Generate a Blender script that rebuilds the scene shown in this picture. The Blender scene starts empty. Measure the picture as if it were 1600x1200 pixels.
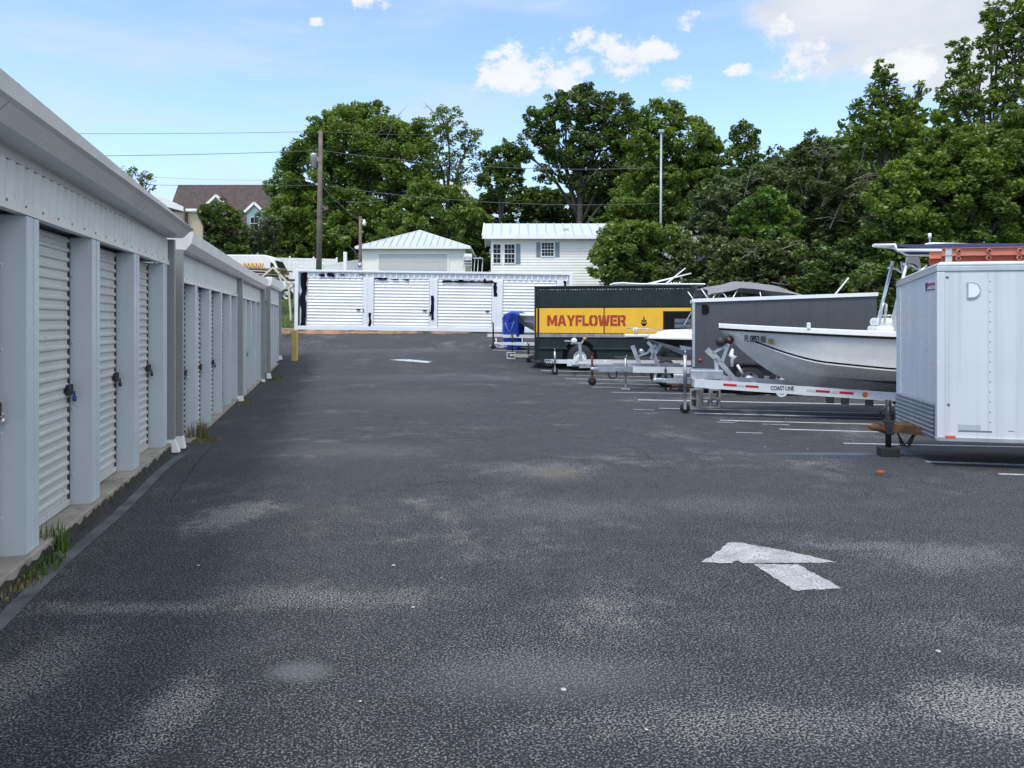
import bpy, bmesh, math, random
import numpy as np
from mathutils import Vector, Matrix
R = math.radians
random.seed(7); rng = np.random.default_rng(7)
scn = bpy.context.scene
COL = scn.collection
# ---------------------------------------------------------------- camera
F = 1150.0; HY = 500.0; EYE = 1.65; TH = R(14.25)
cs, sn = math.cos(TH), math.sin(TH)
cam = bpy.data.cameras.new('camera'); co = bpy.data.objects.new('camera', cam); COL.objects.link(co)
cam.sensor_width = 36; cam.lens = 36 * F / 1600; cam.shift_y = (HY - 600) / 1600
cam.clip_start = .05; cam.clip_end = 2000
co.location = (0, 0, EYE); co.rotation_euler = (R(90), 0, -TH)
scn.camera = co
scn.view_settings.view_transform = 'Standard'; scn.view_settings.look = 'None'
scn.view_settings.exposure = 0.95; scn.view_settings.gamma = 1; scn.view_settings.use_curve_mapping = False
# ---------------------------------------------------------------- sun and sky
SUN_EL, SUN_AZ = R(60), R(222)          # azimuth clockwise from +Y: behind the camera, on the buildings' side
sl = bpy.data.lights.new('sun', 'SUN'); sl.energy = 1.55; sl.angle = R(13); sl.color = (1, .95, .86)
so = bpy.data.objects.new('sun', sl); COL.objects.link(so)
sd = Vector((math.sin(SUN_AZ) * math.cos(SUN_EL), math.cos(SUN_AZ) * math.cos(SUN_EL), math.sin(SUN_EL)))
so.rotation_euler = sd.to_track_quat('Z', 'Y').to_euler(); so.location = sd * 50

def Wp(px, py, d):
    """world point d metres in front of the camera along its view axis, on the sight line of photo pixel (px, py)"""
    lat = (px - 800) / F * d
    return Vector((lat * cs + d * sn, -lat * sn + d * cs, EYE + (HY - py) / F * d))

world = bpy.data.worlds.new('World'); scn.world = world; world.use_nodes = True
wt = world.node_tree; wt.nodes.clear()
class NT:
    def __init__(s, t): s.t = t
    def n(s, kind, **kw):
        x = s.t.nodes.new(kind)
        for k, v in kw.items(): setattr(x, k, v)
        return x
    def l(s, a, b): s.t.links.new(a, b)
    def math(s, op, a, b=None, clamp=False):
        x = s.n('ShaderNodeMath', operation=op, use_clamp=clamp)
        for i, v in enumerate((a, b)):
            if v is None: continue
            if isinstance(v, (int, float)): x.inputs[i].default_value = v
            else: s.l(v, x.inputs[i])
        return x.outputs[0]
    def mix(s, f, a, b, blend='MIX'):
        x = s.n('ShaderNodeMix', data_type='RGBA', blend_type=blend)
        for sock, v in ((x.inputs[0], f), (x.inputs[6], a), (x.inputs[7], b)):
            if isinstance(v, (int, float)): sock.default_value = v
            elif isinstance(v, tuple): sock.default_value = (*v[:3], 1)
            else: s.l(v, sock)
        return x.outputs[2]
    def noise(s, vec, scale, detail=4, rough=.55, dim='3D', w=None):
        x = s.n('ShaderNodeTexNoise'); x.inputs['Scale'].default_value = scale
        x.inputs['Detail'].default_value = detail; x.inputs['Roughness'].default_value = rough
        if vec is not None: s.l(vec, x.inputs['Vector'])
        return x.outputs['Fac']
    def ramp(s, v, a, b, lo=0., hi=1.):
        x = s.n('ShaderNodeMapRange', interpolation_type='SMOOTHSTEP')
        s.l(v, x.inputs[0])
        for i, q in enumerate((a, b, lo, hi)): x.inputs[i + 1].default_value = q
        return x.outputs[0]
    def mapping(s, vec, loc=(0, 0, 0), rot=(0, 0, 0), scale=(1, 1, 1), kind='POINT'):
        x = s.n('ShaderNodeMapping', vector_type=kind); s.l(vec, x.inputs[0])
        x.inputs[1].default_value = loc; x.inputs[2].default_value = rot; x.inputs[3].default_value = scale
        return x.outputs[0]
    def length(s, vec):
        x = s.n('ShaderNodeVectorMath', operation='LENGTH'); s.l(vec, x.inputs[0]); return x.outputs['Value']

w = NT(wt)
sky = w.n('ShaderNodeTexSky', sky_type='NISHITA'); sky.sun_disc = False
sky.sun_elevation = SUN_EL; sky.sun_rotation = SUN_AZ; sky.air_density = 1.15; sky.dust_density = .6; sky.ozone_density = 1.5
tc = w.n('ShaderNodeTexCoord').outputs['Generated']
def blob_mask(cx, cy, rx, ry, soft=.6):
    d = (Wp(cx, cy, 1.0) - Vector((0, 0, EYE))).normalized()
    az = math.atan2(d.x, d.y)
    # turn the sky so that the cloud's own direction lies on +Y, then squash
    v = w.mapping(tc, rot=(0, 0, az))
    v = w.mapping(v, loc=(0, -math.hypot(d.x, d.y), -d.z))
    v = w.mapping(v, scale=(F / rx, 1.2 * F / (rx + ry), F / ry))
    return w.ramp(w.length(v), 1.0, 1.0 - soft)
n_f = w.noise(w.mapping(tc, scale=(1, 1, 1.5)), 19, 10, .66)
n_b = w.noise(w.mapping(tc, scale=(1, 1, 2.2), loc=(3, 1, 0)), 5, 6, .6)
def clouds(lst, nz, amp, lo, hi):
    tot = None
    for b in lst:
        m = blob_mask(*b); tot = m if tot is None else w.math('MAXIMUM', tot, m)
    v = w.math('MULTIPLY', w.math('SUBTRACT', nz, .5), amp)
    v = w.math('ADD', v, tot)
    v = w.math('MULTIPLY', w.ramp(v, lo, hi), w.ramp(tot, 0, .18))
    return v
puffs = clouds([(815, 118, 105, 58, .75), (940, 90, 120, 60, .8), (1000, 92, 80, 45, .9), (870, 118, 70, 45, .8), (1082, 30, 36, 30, .8), (1155, 110, 32, 16, .9),
                (1215, 55, 45, 48, .9), (1255, 85, 62, 50, .9), (1400, 100, 80, 42, .85), (565, 4, 26, 20, .9), (605, 5, 26, 16, .9),
                (1052, 128, 36, 22, .9), (1040, 85, 36, 24, .9), (700, 295, 80, 26, .9), (495, 36, 16, 10, .9)], n_f, 4.2, .42, 1.0)
greys = clouds([(1400, 30, 230, 100, .6), (1560, 60, 160, 110, .6), (1320, 60, 120, 70, .6), (1260, 10, 140, 40, .7)], n_b, 2.6, .25, 1.0)
wisp = w.math('MULTIPLY', w.ramp(w.noise(w.mapping(tc, scale=(1, 1, 5), loc=(1, 4, 0)), 3.2, 7, .6), .40, .78), .7)
el = w.n('ShaderNodeSeparateXYZ'); w.l(tc, el.inputs[0])
haze = w.ramp(el.outputs[2], .27, .0, .0, .8)
skyc = w.n('ShaderNodeVectorMath', operation='SCALE'); w.l(sky.outputs[0], skyc.inputs[0]); skyc.inputs[3].default_value = .135
skyc = w.mix(1.0, skyc.outputs[0], (.92, .97, 1.05), 'MULTIPLY')
c = w.mix(haze, skyc, (.27, .36, .47))
c = w.mix(wisp, c, (.36, .42, .48))
shade = w.ramp(n_b, .35, .7)
c = w.mix(w.math('MULTIPLY', greys, .93), c, w.mix(shade, (.36, .385, .42), (.45, .46, .48)))
c = w.mix(w.math('MULTIPLY', puffs, .92), c, w.mix(w.ramp(n_f, .35, .62), (.41, .44, .48), (.50, .505, .51)))
# a bright bank of cloud added out of view to brighten the storage fronts
bd = Vector((math.sin(R(122)) * math.cos(R(38)), math.cos(R(122)) * math.cos(R(38)), math.sin(R(38))))
dt = w.n('ShaderNodeVectorMath', operation='DOT_PRODUCT'); w.l(tc, dt.inputs[0]); dt.inputs[1].default_value = bd
fill_bank = w.ramp(w.math('ADD', dt.outputs['Value'], w.math('MULTIPLY', w.math('SUBTRACT', n_b, .5), .35)), .56, .80)
c = w.mix(fill_bank, c, (.73, .75, .77))
bg = w.n('ShaderNodeBackground'); w.l(c, bg.inputs[0]); bg.inputs[1].default_value = 1.0
wo = w.n('ShaderNodeOutputWorld'); w.l(bg.outputs[0], wo.inputs[0])

# ---------------------------------------------------------------- materials
MC = {}
def mat(name, col, rough=.55, metal=0., var=.12, scale=1.5, streak=0., dirt=0., dirtcol=(.16, .13, .10), bump=0., bscale=40, spec=.5, fine=0.):
    if name in MC: return MC[name]
    m = bpy.data.materials.new(name); m.use_nodes = True; t = NT(m.node_tree); nt = m.node_tree
    p = nt.nodes['Principled BSDF']
    tc = t.n('ShaderNodeTexCoord').outputs['Object']
    c = t.mix(t.ramp(t.noise(tc, scale, 5, .6), .3, .7), tuple(x * (1 - var) for x in col), tuple(min(1, x * (1 + var * .5)) for x in col))
    if fine: c = t.mix(t.ramp(t.noise(tc, bscale, 3, .6), .50, .60, 0, fine), c, tuple(x * .45 for x in col))
    if streak:
        s = t.noise(t.mapping(tc, scale=(9, 9, .16)), 1.6, 3, .5)
        c = t.mix(t.ramp(s, .42, .8, 0, streak), c, tuple(x * .5 for x in col))
    if dirt:
        s = t.noise(tc, 3.1, 8, .7)
        c = t.mix(t.ramp(s, .52, .7, 0, dirt), c, dirtcol)
    t.l(c, p.inputs['Base Color'])
    p.inputs['Metallic'].default_value = metal
    p.inputs['Specular IOR Level'].default_value = spec
    r = t.ramp(t.noise(tc, scale * 3, 4), .3, .7, max(.05, rough - .08), min(1, rough + .1)); t.l(r, p.inputs['Roughness'])
    if bump:
        b = t.n('ShaderNodeBump'); b.inputs['Strength'].default_value = bump; b.inputs['Distance'].default_value = .01
        t.l(t.noise(tc, bscale, 4), b.inputs['Height']); t.l(b.outputs[0], p.inputs['Normal'])
    MC[name] = m; return m

def leaf_mat(name, a, b, trans=.35):
    m = bpy.data.materials.new(name); m.use_nodes = True; t = NT(m.node_tree); nt = m.node_tree; nt.nodes.clear()
    geo = t.n('ShaderNodeNewGeometry'); tc = t.n('ShaderNodeTexCoord').outputs['Object']
    f = t.math('ADD', t.math('MULTIPLY', geo.outputs['Random Per Island'], .5), t.math('MULTIPLY', t.ramp(t.noise(tc, .45, 3), .35, .65), .5))
    c = t.mix(f, a, b)
    d = t.n('ShaderNodeBsdfDiffuse'); t.l(c, d.inputs[0])
    g = t.n('ShaderNodeBsdfGlossy'); g.inputs['Roughness'].default_value = .5; g.inputs[0].default_value = (.8, .9, .8, 1)
    tr = t.n('ShaderNodeBsdfTranslucent'); t.l(t.mix(1, c, (1.25, 1.35, .5), 'MULTIPLY'), tr.inputs[0])
    m1 = t.n('ShaderNodeMixShader'); m1.inputs[0].default_value = trans; t.l(d.outputs[0], m1.inputs[1]); t.l(tr.outputs[0], m1.inputs[2])
    m2 = t.n('ShaderNodeMixShader'); m2.inputs[0].default_value = .05; t.l(m1.outputs[0], m2.inputs[1]); t.l(g.outputs[0], m2.inputs[2])
    o = t.n('ShaderNodeOutputMaterial'); t.l(m2.outputs[0], o.inputs[0]); return m

# ---------------------------------------------------------------- ground height
GP = [(-30, 0), (8.8, 0), (11, -.13), (15, -.15), (17.5, -.17), (19.5, -.20), (23, -.24), (26, -.17), (28, -.02), (29, .1), (30.6, .32), (31.6, .42), (33, .75),
      (34.6, .98), (36, 1.25), (42, 3.2), (46, 3.8), (60, 4.6), (85, 5.5), (150, 7), (400, 9)]
def g(x, y):
    s = x * sn + y * cs; lat = x * cs - y * sn
    z = float(np.interp(s, [a for a, b in GP], [b for a, b in GP]))
    if z > 0:
        k = min(1, max(0, (lat - 3) / 12)); z *= 1 - .35 * k * k * (3 - 2 * k)
    return z
def G(px, py):
    lo = 2.0
    while lo < 60:
        p = Wp(px, py, lo)
        if p.z <= g(p.x, p.y): break
        lo += .02
    return Vector((p.x, p.y, g(p.x, p.y)))

# ---------------------------------------------------------------- mesh builder
class MB:
    def __init__(s): s.v = []; s.f = []; s.m = []; s.mats = []; s.cur = 0; s.smooth = []
    def use(s, m):
        if m not in s.mats: s.mats.append(m)
        s.cur = s.mats.index(m); return s
    def add(s, vs, fs, smooth=False):
        o = len(s.v); s.v += [tuple(v) for v in vs]; s.f += [tuple(i + o for i in f) for f in fs]
        s.m += [s.cur] * len(fs); s.smooth += [smooth] * len(fs); return s
    def box(s, x0, x1, y0, y1, z0, z1, M=None):
        vs = [Vector(p) for p in ((x0, y0, z0), (x1, y0, z0), (x1, y1, z0), (x0, y1, z0), (x0, y0, z1), (x1, y0, z1), (x1, y1, z1), (x0, y1, z1))]
        if M is not None: vs = [M @ v for v in vs]
        return s.add(vs, [(0, 3, 2, 1), (4, 5, 6, 7), (0, 1, 5, 4), (1, 2, 6, 5), (2, 3, 7, 6), (3, 0, 4, 7)])
    def bbox(s, x0, x1, y0, y1, z0, z1, b=.01):
        """box with chamfered edges"""
        bm = bmesh.new(); bmesh.ops.create_cube(bm, size=1)
        for v in bm.verts: v.co = Vector(((x0 + x1) / 2 + v.co.x * (x1 - x0), (y0 + y1) / 2 + v.co.y * (y1 - y0), (z0 + z1) / 2 + v.co.z * (z1 - z0)))
        bmesh.ops.bevel(bm, geom=bm.edges[:], offset=b, segments=2, affect='EDGES', profile=.5)
        bm.verts.index_update(); s.add([v.co.copy() for v in bm.verts], [[v.index for v in f.verts] for f in bm.faces]); bm.free(); return s
    def beam(s, a, b, wd, ht, up=(0, 0, 1)):
        a, b = Vector(a), Vector(b); d = (b - a).normalized(); u = Vector(up)
        if abs(d.dot(u)) > .99: u = Vector((1, 0, 0))
        sd_ = d.cross(u).normalized() * wd / 2; u = sd_.cross(d).normalized() * ht / 2
        vs = [a - sd_ - u, a + sd_ - u, a + sd_ + u, a - sd_ + u, b - sd_ - u, b + sd_ - u, b + sd_ + u, b - sd_ + u]
        return s.add(vs, [(0, 1, 2, 3), (4, 7, 6, 5), (0, 4, 5, 1), (1, 5, 6, 2), (2, 6, 7, 3), (3, 7, 4, 0)])
    def tube(s, pts, r, n=8, cap=True):
        pts = [Vector(p) for p in pts]; rs = r if isinstance(r, (list, tuple)) else [r] * len(pts)
        rings = []; prev = None
        for i, p in enumerate(pts):
            d = (pts[min(i + 1, len(pts) - 1)] - pts[max(i - 1, 0)])
            d = d.normalized() if d.length > 1e-9 else Vector((0, 0, 1))
            if prev is None:
                a = Vector((0, 0, 1)) if abs(d.z) < .9 else Vector((1, 0, 0)); u = d.cross(a).normalized()
            else: u = (prev - d * prev.dot(d)).normalized()
            prev = u; v = d.cross(u)
            rings.append([p + (u * math.cos(2 * math.pi * k / n) + v * math.sin(2 * math.pi * k / n)) * rs[i] for k in range(n)])
        vs = [q for rg in rings for q in rg]; fs = []
        for i in range(len(pts) - 1):
            for k in range(n):
                fs.append((i * n + k, i * n + (k + 1) % n, (i + 1) * n + (k + 1) % n, (i + 1) * n + k))
        s.add(vs, fs, True)
        if cap:
            o = len(s.v) - len(vs)
            s.f += [tuple(o + k for k in range(n))[::-1], tuple(o + (len(pts) - 1) * n + k for k in range(n))]; s.m += [s.cur] * 2; s.smooth += [False] * 2
        return s
    def lathe(s, prof, c, axis='y', n=24, smooth=True):
        """prof: (offset along axis, radius)"""
        c = Vector(c); vs = []; fs = []
        for a, r in prof:
            for k in range(n):
                t = 2 * math.pi * k / n; p = (r * math.cos(t), r * math.sin(t))
                vs.append(c + (Vector((p[0], a, p[1])) if axis == 'y' else Vector((p[0], p[1], a)) if axis == 'z' else Vector((a, p[0], p[1]))))
        for i in range(len(prof) - 1):
            for k in range(n): fs.append((i * n + k, i * n + (k + 1) % n, (i + 1) * n + (k + 1) % n, (i + 1) * n + k))
        return s.add(vs, fs, smooth)
    def prism(s, poly, a, b, axis='y'):
        """poly in the plane across axis; extruded from a to b"""
        def P(p, t): return (p[0], t, p[1]) if axis == 'y' else (t, p[0], p[1]) if axis == 'x' else (p[0], p[1], t)
        n = len(poly); vs = [P(p, a) for p in poly] + [P(p, b) for p in poly]
        return s.add(vs, [tuple(range(n))[::-1], tuple(range(n, 2 * n))] + [(i, (i + 1) % n, (i + 1) % n + n, i + n) for i in range(n)])
    def grid(s, rows, smooth=True, close=False):
        n = len(rows[0]); vs = [p for r in rows for p in r]; fs = []
        for i in range(len(rows) - 1):
            for k in range(n if close else n - 1):
                fs.append((i * n + k, i * n + (k + 1) % n, (i + 1) * n + (k + 1) % n, (i + 1) * n + k))
        return s.add(vs, fs, smooth)
    def build(s, name, parent=None, m=None, loc=None, label=None, fix=True):
        me = bpy.data.meshes.new(name); me.from_pydata(s.v, [], s.f)
        for x in (s.mats or [m]): me.materials.append(x)
        if s.mats: me.polygons.foreach_set('material_index', s.m)
        me.polygons.foreach_set('use_smooth', s.smooth)
        if fix:
            bm = bmesh.new(); bm.from_mesh(me); bmesh.ops.recalc_face_normals(bm, faces=bm.faces); bm.to_mesh(me); bm.free()
        me.update(); o = bpy.data.objects.new(name, me); COL.objects.link(o)
        if parent is not None: o.parent = parent
        if loc is not None: o.location = loc
        if label: o['label'] = label
        return o
def mb(m=None):
    b = MB()
    if m is not None: b.use(m)
    return b
def thing(name, label, cat, loc=(0, 0, 0), rz=0., group=None):
    o = bpy.data.objects.new(name, None); COL.objects.link(o); o.location = loc; o.rotation_euler = (0, 0, rz)
    o.empty_display_size = .2; return tag(o, label, cat, group)
def tag(o, label, cat, group=None):
    o['label'] = label; o['category'] = cat
    if group: o['group'] = group
    return o
def struct(o, kind='structure'): o['kind'] = kind; return o
def text(name, s, size, m, parent, loc, rot=(R(90), 0, 0), off=0., sx=1., shear=0., th=.002, align='LEFT', sp=1.):
    cu = bpy.data.curves.new(name, 'FONT'); cu.body = s; cu.size = size; cu.offset = off; cu.extrude = th; cu.shear = shear; cu.align_x = align; cu.space_character = sp
    cu.resolution_u = 4
    t = bpy.data.objects.new(name, cu); COL.objects.link(t)
    me = bpy.data.meshes.new_from_object(t); bpy.data.objects.remove(t); bpy.data.curves.remove(cu)
    me.materials.clear(); me.materials.append(m)
    o = bpy.data.objects.new(name, me); COL.objects.link(o); o.parent = parent; o.location = loc; o.rotation_euler = rot; o.scale = (sx, 1, 1); return o

white = mat('white_paint', (.78, .80, .82), .45, var=.06, streak=.12)
whitegel = mat('white_gelcoat', (.80, .80, .78), .25, var=.05, streak=.06)
hullw = mat('hull_cream', (.78, .765, .73), .3, var=.07, streak=.12, dirt=.08)
black = mat('black_rubber', (.012, .012, .013), .7, var=.2)
dark = mat('dark_metal', (.03, .03, .032), .5, .3, dirt=.3)
galv = mat('galvanised_steel', (.46, .49, .52), .42, .7, var=.2, scale=6, dirt=.12)
alu = mat('aluminium', (.62, .65, .67), .35, .75, var=.12, streak=.1)
rust = mat('rusty_steel', (.13, .06, .03), .85, .2, var=.4, scale=8, dirt=.5, dirtcol=(.03, .02, .015), bump=.4)
blockm = mat('concrete_block', (.36, .34, .31), .95, var=.2, scale=5, bump=.7, bscale=60, dirt=.2)

# ---------------------------------------------------------------- ground
def grid_surface(name, xs, ysf, m, dz, g=g):
    b = mb(m); rows = []
    for x in xs: rows.append([(x, y, g(x, y) + dz) for y in ysf(x)])
    b.grid(rows); o = b.build(name, fix=False); struct(o)
    me = o.data
    bm = bmesh.new(); bm.from_mesh(me)
    for f in bm.faces:
        if f.normal.z < 0: f.normal_flip()
    bm.to_mesh(me); bm.free(); return o
def asphalt_material():
    m = bpy.data.materials.new('asphalt'); m.use_nodes = True; t = NT(m.node_tree); p = m.node_tree.nodes['Principled BSDF']
    tc = t.n('ShaderNodeTexCoord').outputs['Object']
    flat = t.mapping(tc, scale=(1, 1, 0))
    flat2 = t.mapping(flat, rot=(0, 0, TH), scale=(.35, 1.6, 0))
    big = t.noise(flat, .35, 5, .6)
    mid = t.noise(flat, 1.7, 9, .72)
    vo = t.n('ShaderNodeTexVoronoi', feature='F1'); vo.inputs['Scale'].default_value = 88; t.l(flat, vo.inputs['Vector'])
    vo.inputs['Randomness'].default_value = 1
    cell = t.n('ShaderNodeSeparateColor'); t.l(vo.outputs['Color'], cell.inputs[0])
    stone = t.ramp(vo.outputs['Distance'], .55, .25)
    grain = t.noise(flat, 210, 2, .6)
    # bare binder between dull stones
    c = t.mix(t.ramp(big, .3, .7), (.026, .028, .032), (.042, .046, .053))
    c = t.mix(t.ramp(mid, .42, .72, 0, .5), c, (.078, .082, .090))
    c = t.mix(t.ramp(t.noise(flat2, 2.2, 8, .75), .50, .68, 0, .45), c, (.085, .09, .10))
    c = t.mix(t.ramp(t.noise(t.mapping(flat2, loc=(7, 3, 0)), 1.3, 6, .7), .55, .72, 0, .5), c, (.018, .019, .022))
    c = t.mix(t.ramp(grain, .42, .58, 0, .75), c, (.010, .0105, .012))
    # worn zones where the pale aggregate shows
    worn = t.ramp(t.noise(t.mapping(flat, loc=(5, 2, 0)), .55, 9, .8), .50, .72, 0, .6)
    for (px, py, rx, ry, a) in PATCH:
        q = G(px, py)
        v = t.mapping(flat, loc=(-q.x, -q.y, 0)); v = t.mapping(v, rot=(0, 0, TH)); v = t.mapping(v, scale=(1 / rx, 1 / ry, 0))
        nz = t.math('ADD', t.math('MULTIPLY', t.math('SUBTRACT', mid, .5), 1.8), t.math('MULTIPLY', t.math('SUBTRACT', t.noise(flat, 9, 6, .75), .5), 2.2))
        k = t.ramp(t.math('ADD', t.length(v), nz), 1.0, .2, 0, a * .68); worn = t.math('MAXIMUM', worn, k)
    sel = t.math('MULTIPLY', t.ramp(t.math('ADD', cell.outputs[0], t.math('MULTIPLY', worn, .5)), .74, .92), stone)
    agg = t.noise(flat, 92, 2, .6); var2 = t.noise(flat, 4.5, 4, .7)
    agg2 = t.math('ADD', agg, t.math('ADD', t.math('MULTIPLY', worn, .11), t.math('MULTIPLY', var2, .10)))
    c = t.mix(t.ramp(agg2, .60, .65, 0, .95), c, t.mix(worn, (.155, .16, .17), (.46, .44, .41)))
    c = t.mix(t.ramp(agg, .49, .41, 0, .8), c, (.007, .0072, .008))
    c = t.mix(t.math('MULTIPLY', sel, .6), c, t.mix(cell.outputs[1], (.15, .15, .155), (.34, .33, .31)))
    c = t.mix(t.math('MULTIPLY', worn, .03), c, (.15, .152, .158))
    # fines: pale dusty stain and oil stain
    for (px, py, rx, ry, a, col) in STAIN:
        q = G(px, py)
        v = t.mapping(flat, loc=(-q.x, -q.y, 0)); v = t.mapping(v, rot=(0, 0, TH)); v = t.mapping(v, scale=(1 / rx, 1 / ry, 0))
        k = t.ramp(t.math('ADD', t.length(v), t.math('MULTIPLY', t.math('SUBTRACT', mid, .5), 1.0)), 1.1, .3, 0, a)
        c = t.mix(k, c, col)
    t.l(c, p.inputs['Base Color']); p.inputs['Roughness'].default_value = .82; p.inputs['Specular IOR Level'].default_value = .35
    b = t.n('ShaderNodeBump'); b.inputs['Strength'].default_value = .75; b.inputs['Distance'].default_value = .005
    h = t.math('ADD', t.math('MULTIPLY', stone, .6), grain); t.l(h, b.inputs['Height']); t.l(b.outputs[0], p.inputs['Normal'])
    return m
PATCH = [(360, 805, .42, .85, .95), (220, 950, .9, .14, .7), (500, 935, 1.1, .3, .55), (850, 1040, .9, .35, .25), (260, 1120, .22, .5, .75), (40, 1060, .35, .8, .6),
         (850, 735, .9, .7, .6), (1180, 1130, 1.0, .3, .5), (1560, 1110, .55, .35, .85), (1480, 870, .8, .5, .55), (1370, 855, .6, .2, .6), (880, 795, 1.2, .6, .4), (560, 705, 1.6, 1.2, .35),
         (640, 620, 3, 3, .2), (1120, 790, 1.2, .5, .35)]
STAIN = [(470, 1050, .20, .13, .5, (.16, .175, .18)), (270, 1192, .16, .07, .55, (.03, .026, .02)), (1320, 709, 1.5, .16, .55, (.13, .16, .21)), (870, 742, .35, .5, .35, (.14, .115, .08)),
         (420, 800, .1, .1, .1, (.1, .1, .1)), (850, 1060, .8, .3, .25, (.15, .16, .18)), (700, 590, 6, 1.6, .3, (.11, .12, .13)), (620, 548, 5, .8, .3, (.12, .13, .14))]
asph = asphalt_material()
TN = np.concatenate([np.linspace(-8, 24, 60), np.linspace(24.5, 35.0, 50)])
grid_surface('asphalt_lot', np.linspace(-7.5, 26, 60), lambda x: [(s - x * sn) / cs for s in TN], asph, 0)
def grass_material():
    m = bpy.data.materials.new('grass_ground'); m.use_nodes = True; t = NT(m.node_tree); p = m.node_tree.nodes['Principled BSDF']
    tc = t.n('ShaderNodeTexCoord').outputs['Object']
    c = t.mix(t.ramp(t.noise(tc, .8, 6), .35, .65), (.045, .085, .02), (.12, .15, .04))
    c = t.mix(t.ramp(t.noise(tc, 14, 4), .4, .7, 0, .6), c, (.03, .045, .012))
    t.l(c, p.inputs['Base Color']); p.inputs['Roughness'].default_value = .95
    b = t.n('ShaderNodeBump'); b.inputs['Strength'].default_value = 1; b.inputs['Distance'].default_value = .06
    t.l(t.noise(tc, 18, 5), b.inputs['Height']); t.l(b.outputs[0], p.inputs['Normal']); return m
grassm = grass_material()
def terr():
    ls = np.concatenate([np.linspace(-300, -40, 12), np.linspace(-36, 40, 60), np.linspace(46, 300, 12)])
    ss = np.concatenate([np.linspace(-120, -5, 8), np.linspace(0, 60, 90), np.linspace(64, 420, 26)])
    b = mb(grassm); rows = []
    for l in ls:
        r = []
        for s in ss:
            x, y = l * cs + s * sn, -l * sn + s * cs
            z = g(x, y) - .06
            r.append((x, y, z))
        rows.append(r)
    b.grid(rows); o = b.build('grass_terrain', fix=False); struct(o)
    for f in o.data.polygons:
        if f.normal.z < 0: f.flip()
terr()
linem = mat('faded_line_paint', (.50, .53, .58), .8, var=.25, scale=6, dirt=.85, dirtcol=(.06, .063, .072), fine=.5, bscale=50)
arrowm = mat('arrow_paint', (.43, .435, .44), .85, var=.25, scale=6, dirt=.55, dirtcol=(.075, .077, .08), fine=.95, bscale=80, bump=.4)
DV = Vector((math.cos(R(25.95)), -math.sin(R(25.95)), 0)); NV = Vector((-DV.y, DV.x, 0)); LR = -R(25.95)
def strip(name, pts, wd, m, dz=.004):
    """paint strip along a ground polyline"""
    b = mb(m); rows = []
    for i, p in enumerate(pts):
        d = (pts[min(i + 1, len(pts) - 1)] - pts[max(0, i - 1)]); n = Vector((-d.y, d.x, 0)).normalized() * wd / 2
        rows.append([(p + q * n).xy[:] + (g(*(p + q * n).xy) + dz,) for q in (-1, 1)])
    b.grid(rows, False); o = b.build(name, fix=False); struct(o)
    for f in o.data.polygons:
        if f.normal.z < 0: f.flip()
    return o
for (px, py, L, wd) in [(1447, 722, 6, .11), (1318, 693, 6.5, .10), (1218, 671, 6.5, .09), (1125, 657, 6.5, .10), (1085, 646, 7, .10), (1030, 638, 7, .08), (997, 625, 6.5, .16),
                        (955, 613, 6, .10), (925, 605, 6, .10), (902, 599, 6, .09), (884, 592, 6, .09), (872, 586, 6, .09), (845, 579, 5, .09), (765, 540, 4, .12), (770, 547, 4, .1)]:
    a = G(px, py); strip('parking_line', [a + DV * t * L for t in np.linspace(0, 1, 14)], wd, linem)
def ground_poly(name, pp, m, dz=.004):
    P0 = [G(*q) for q in pp]; P = []; rj = random.Random(5)
    for a, c_ in zip(P0, P0[1:] + P0[:1]):      # worn, slightly ragged outline
        n = max(1, int((c_ - a).length / .03))
        for i in range(n): P.append(a.lerp(c_, i / n) + Vector((rj.uniform(-.008, .008), rj.uniform(-.008, .008), 0))); b = mb(m); b.add([(p.x, p.y, p.z + dz) for p in P], [tuple(range(len(P)))])
    o = b.build(name, fix=False); struct(o)
    for f in o.data.polygons:
        if f.normal.z < 0: f.flip()
ground_poly('painted_arrow_head', [(1095, 881), (1118, 866), (1138, 850), (1160, 849), (1240, 864), (1308, 880), (1160, 882), (1153, 877), (1144, 878), (1146, 882)], arrowm)
ground_poly('painted_arrow_shaft', [(1178, 884), (1246, 884), (1316, 921), (1242, 924)], arrowm)
ground_poly('far_painted_arrow', [(608, 562.3), (636, 561.2), (675, 565.2), (668, 567.2)], linem)
for k, (px, py, sx_, sy_) in enumerate([(1190, 663, .45, .06), (1120, 660, .3, .05), (1150, 676, .4, .05), (1560, 741, .5, .06), (990, 640, .4, .05), (520, 1075, 0, 0)]):
    if sx_ == 0: continue
    a = G(px, py); strip('paint_scrap', [a, a + DV * sx_ * .5, a + DV * sx_], sy_, linem)
crackm = mat('crack_dark', (.012, .012, .013), .95)
for pts_ in ([(965, 690), (1000, 704), (1022, 722), (1062, 738)], [(150, 770), (128, 800), (112, 838), (70, 880)], [(640, 760), (700, 752), (790, 758)], [(1290, 735), (1400, 748), (1500, 765), (1598, 772)], [(330, 700), (300, 735), (262, 790)]):
    q = [G(*p) for p in pts_]; P = []; rj = random.Random(len(P) + pts_[0][0])
    for a, c_ in zip(q, q[1:]):
        n = max(2, int((c_ - a).length / .07)); P += [a.lerp(c_, i / n) + Vector((rj.uniform(-.02, .02), rj.uniform(-.02, .02), 0)) for i in range(n)]
    strip('asphalt_crack', P, .009, crackm, .003)
# the apron strip along the slab
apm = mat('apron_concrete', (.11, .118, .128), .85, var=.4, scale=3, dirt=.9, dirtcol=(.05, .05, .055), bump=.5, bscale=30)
strip('concrete_apron', [Vector((-1.72 + .015 * math.sin(y * 2), y, 0)) for y in np.linspace(-3, 9.9, 40)], .10, apm, .0045)

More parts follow.
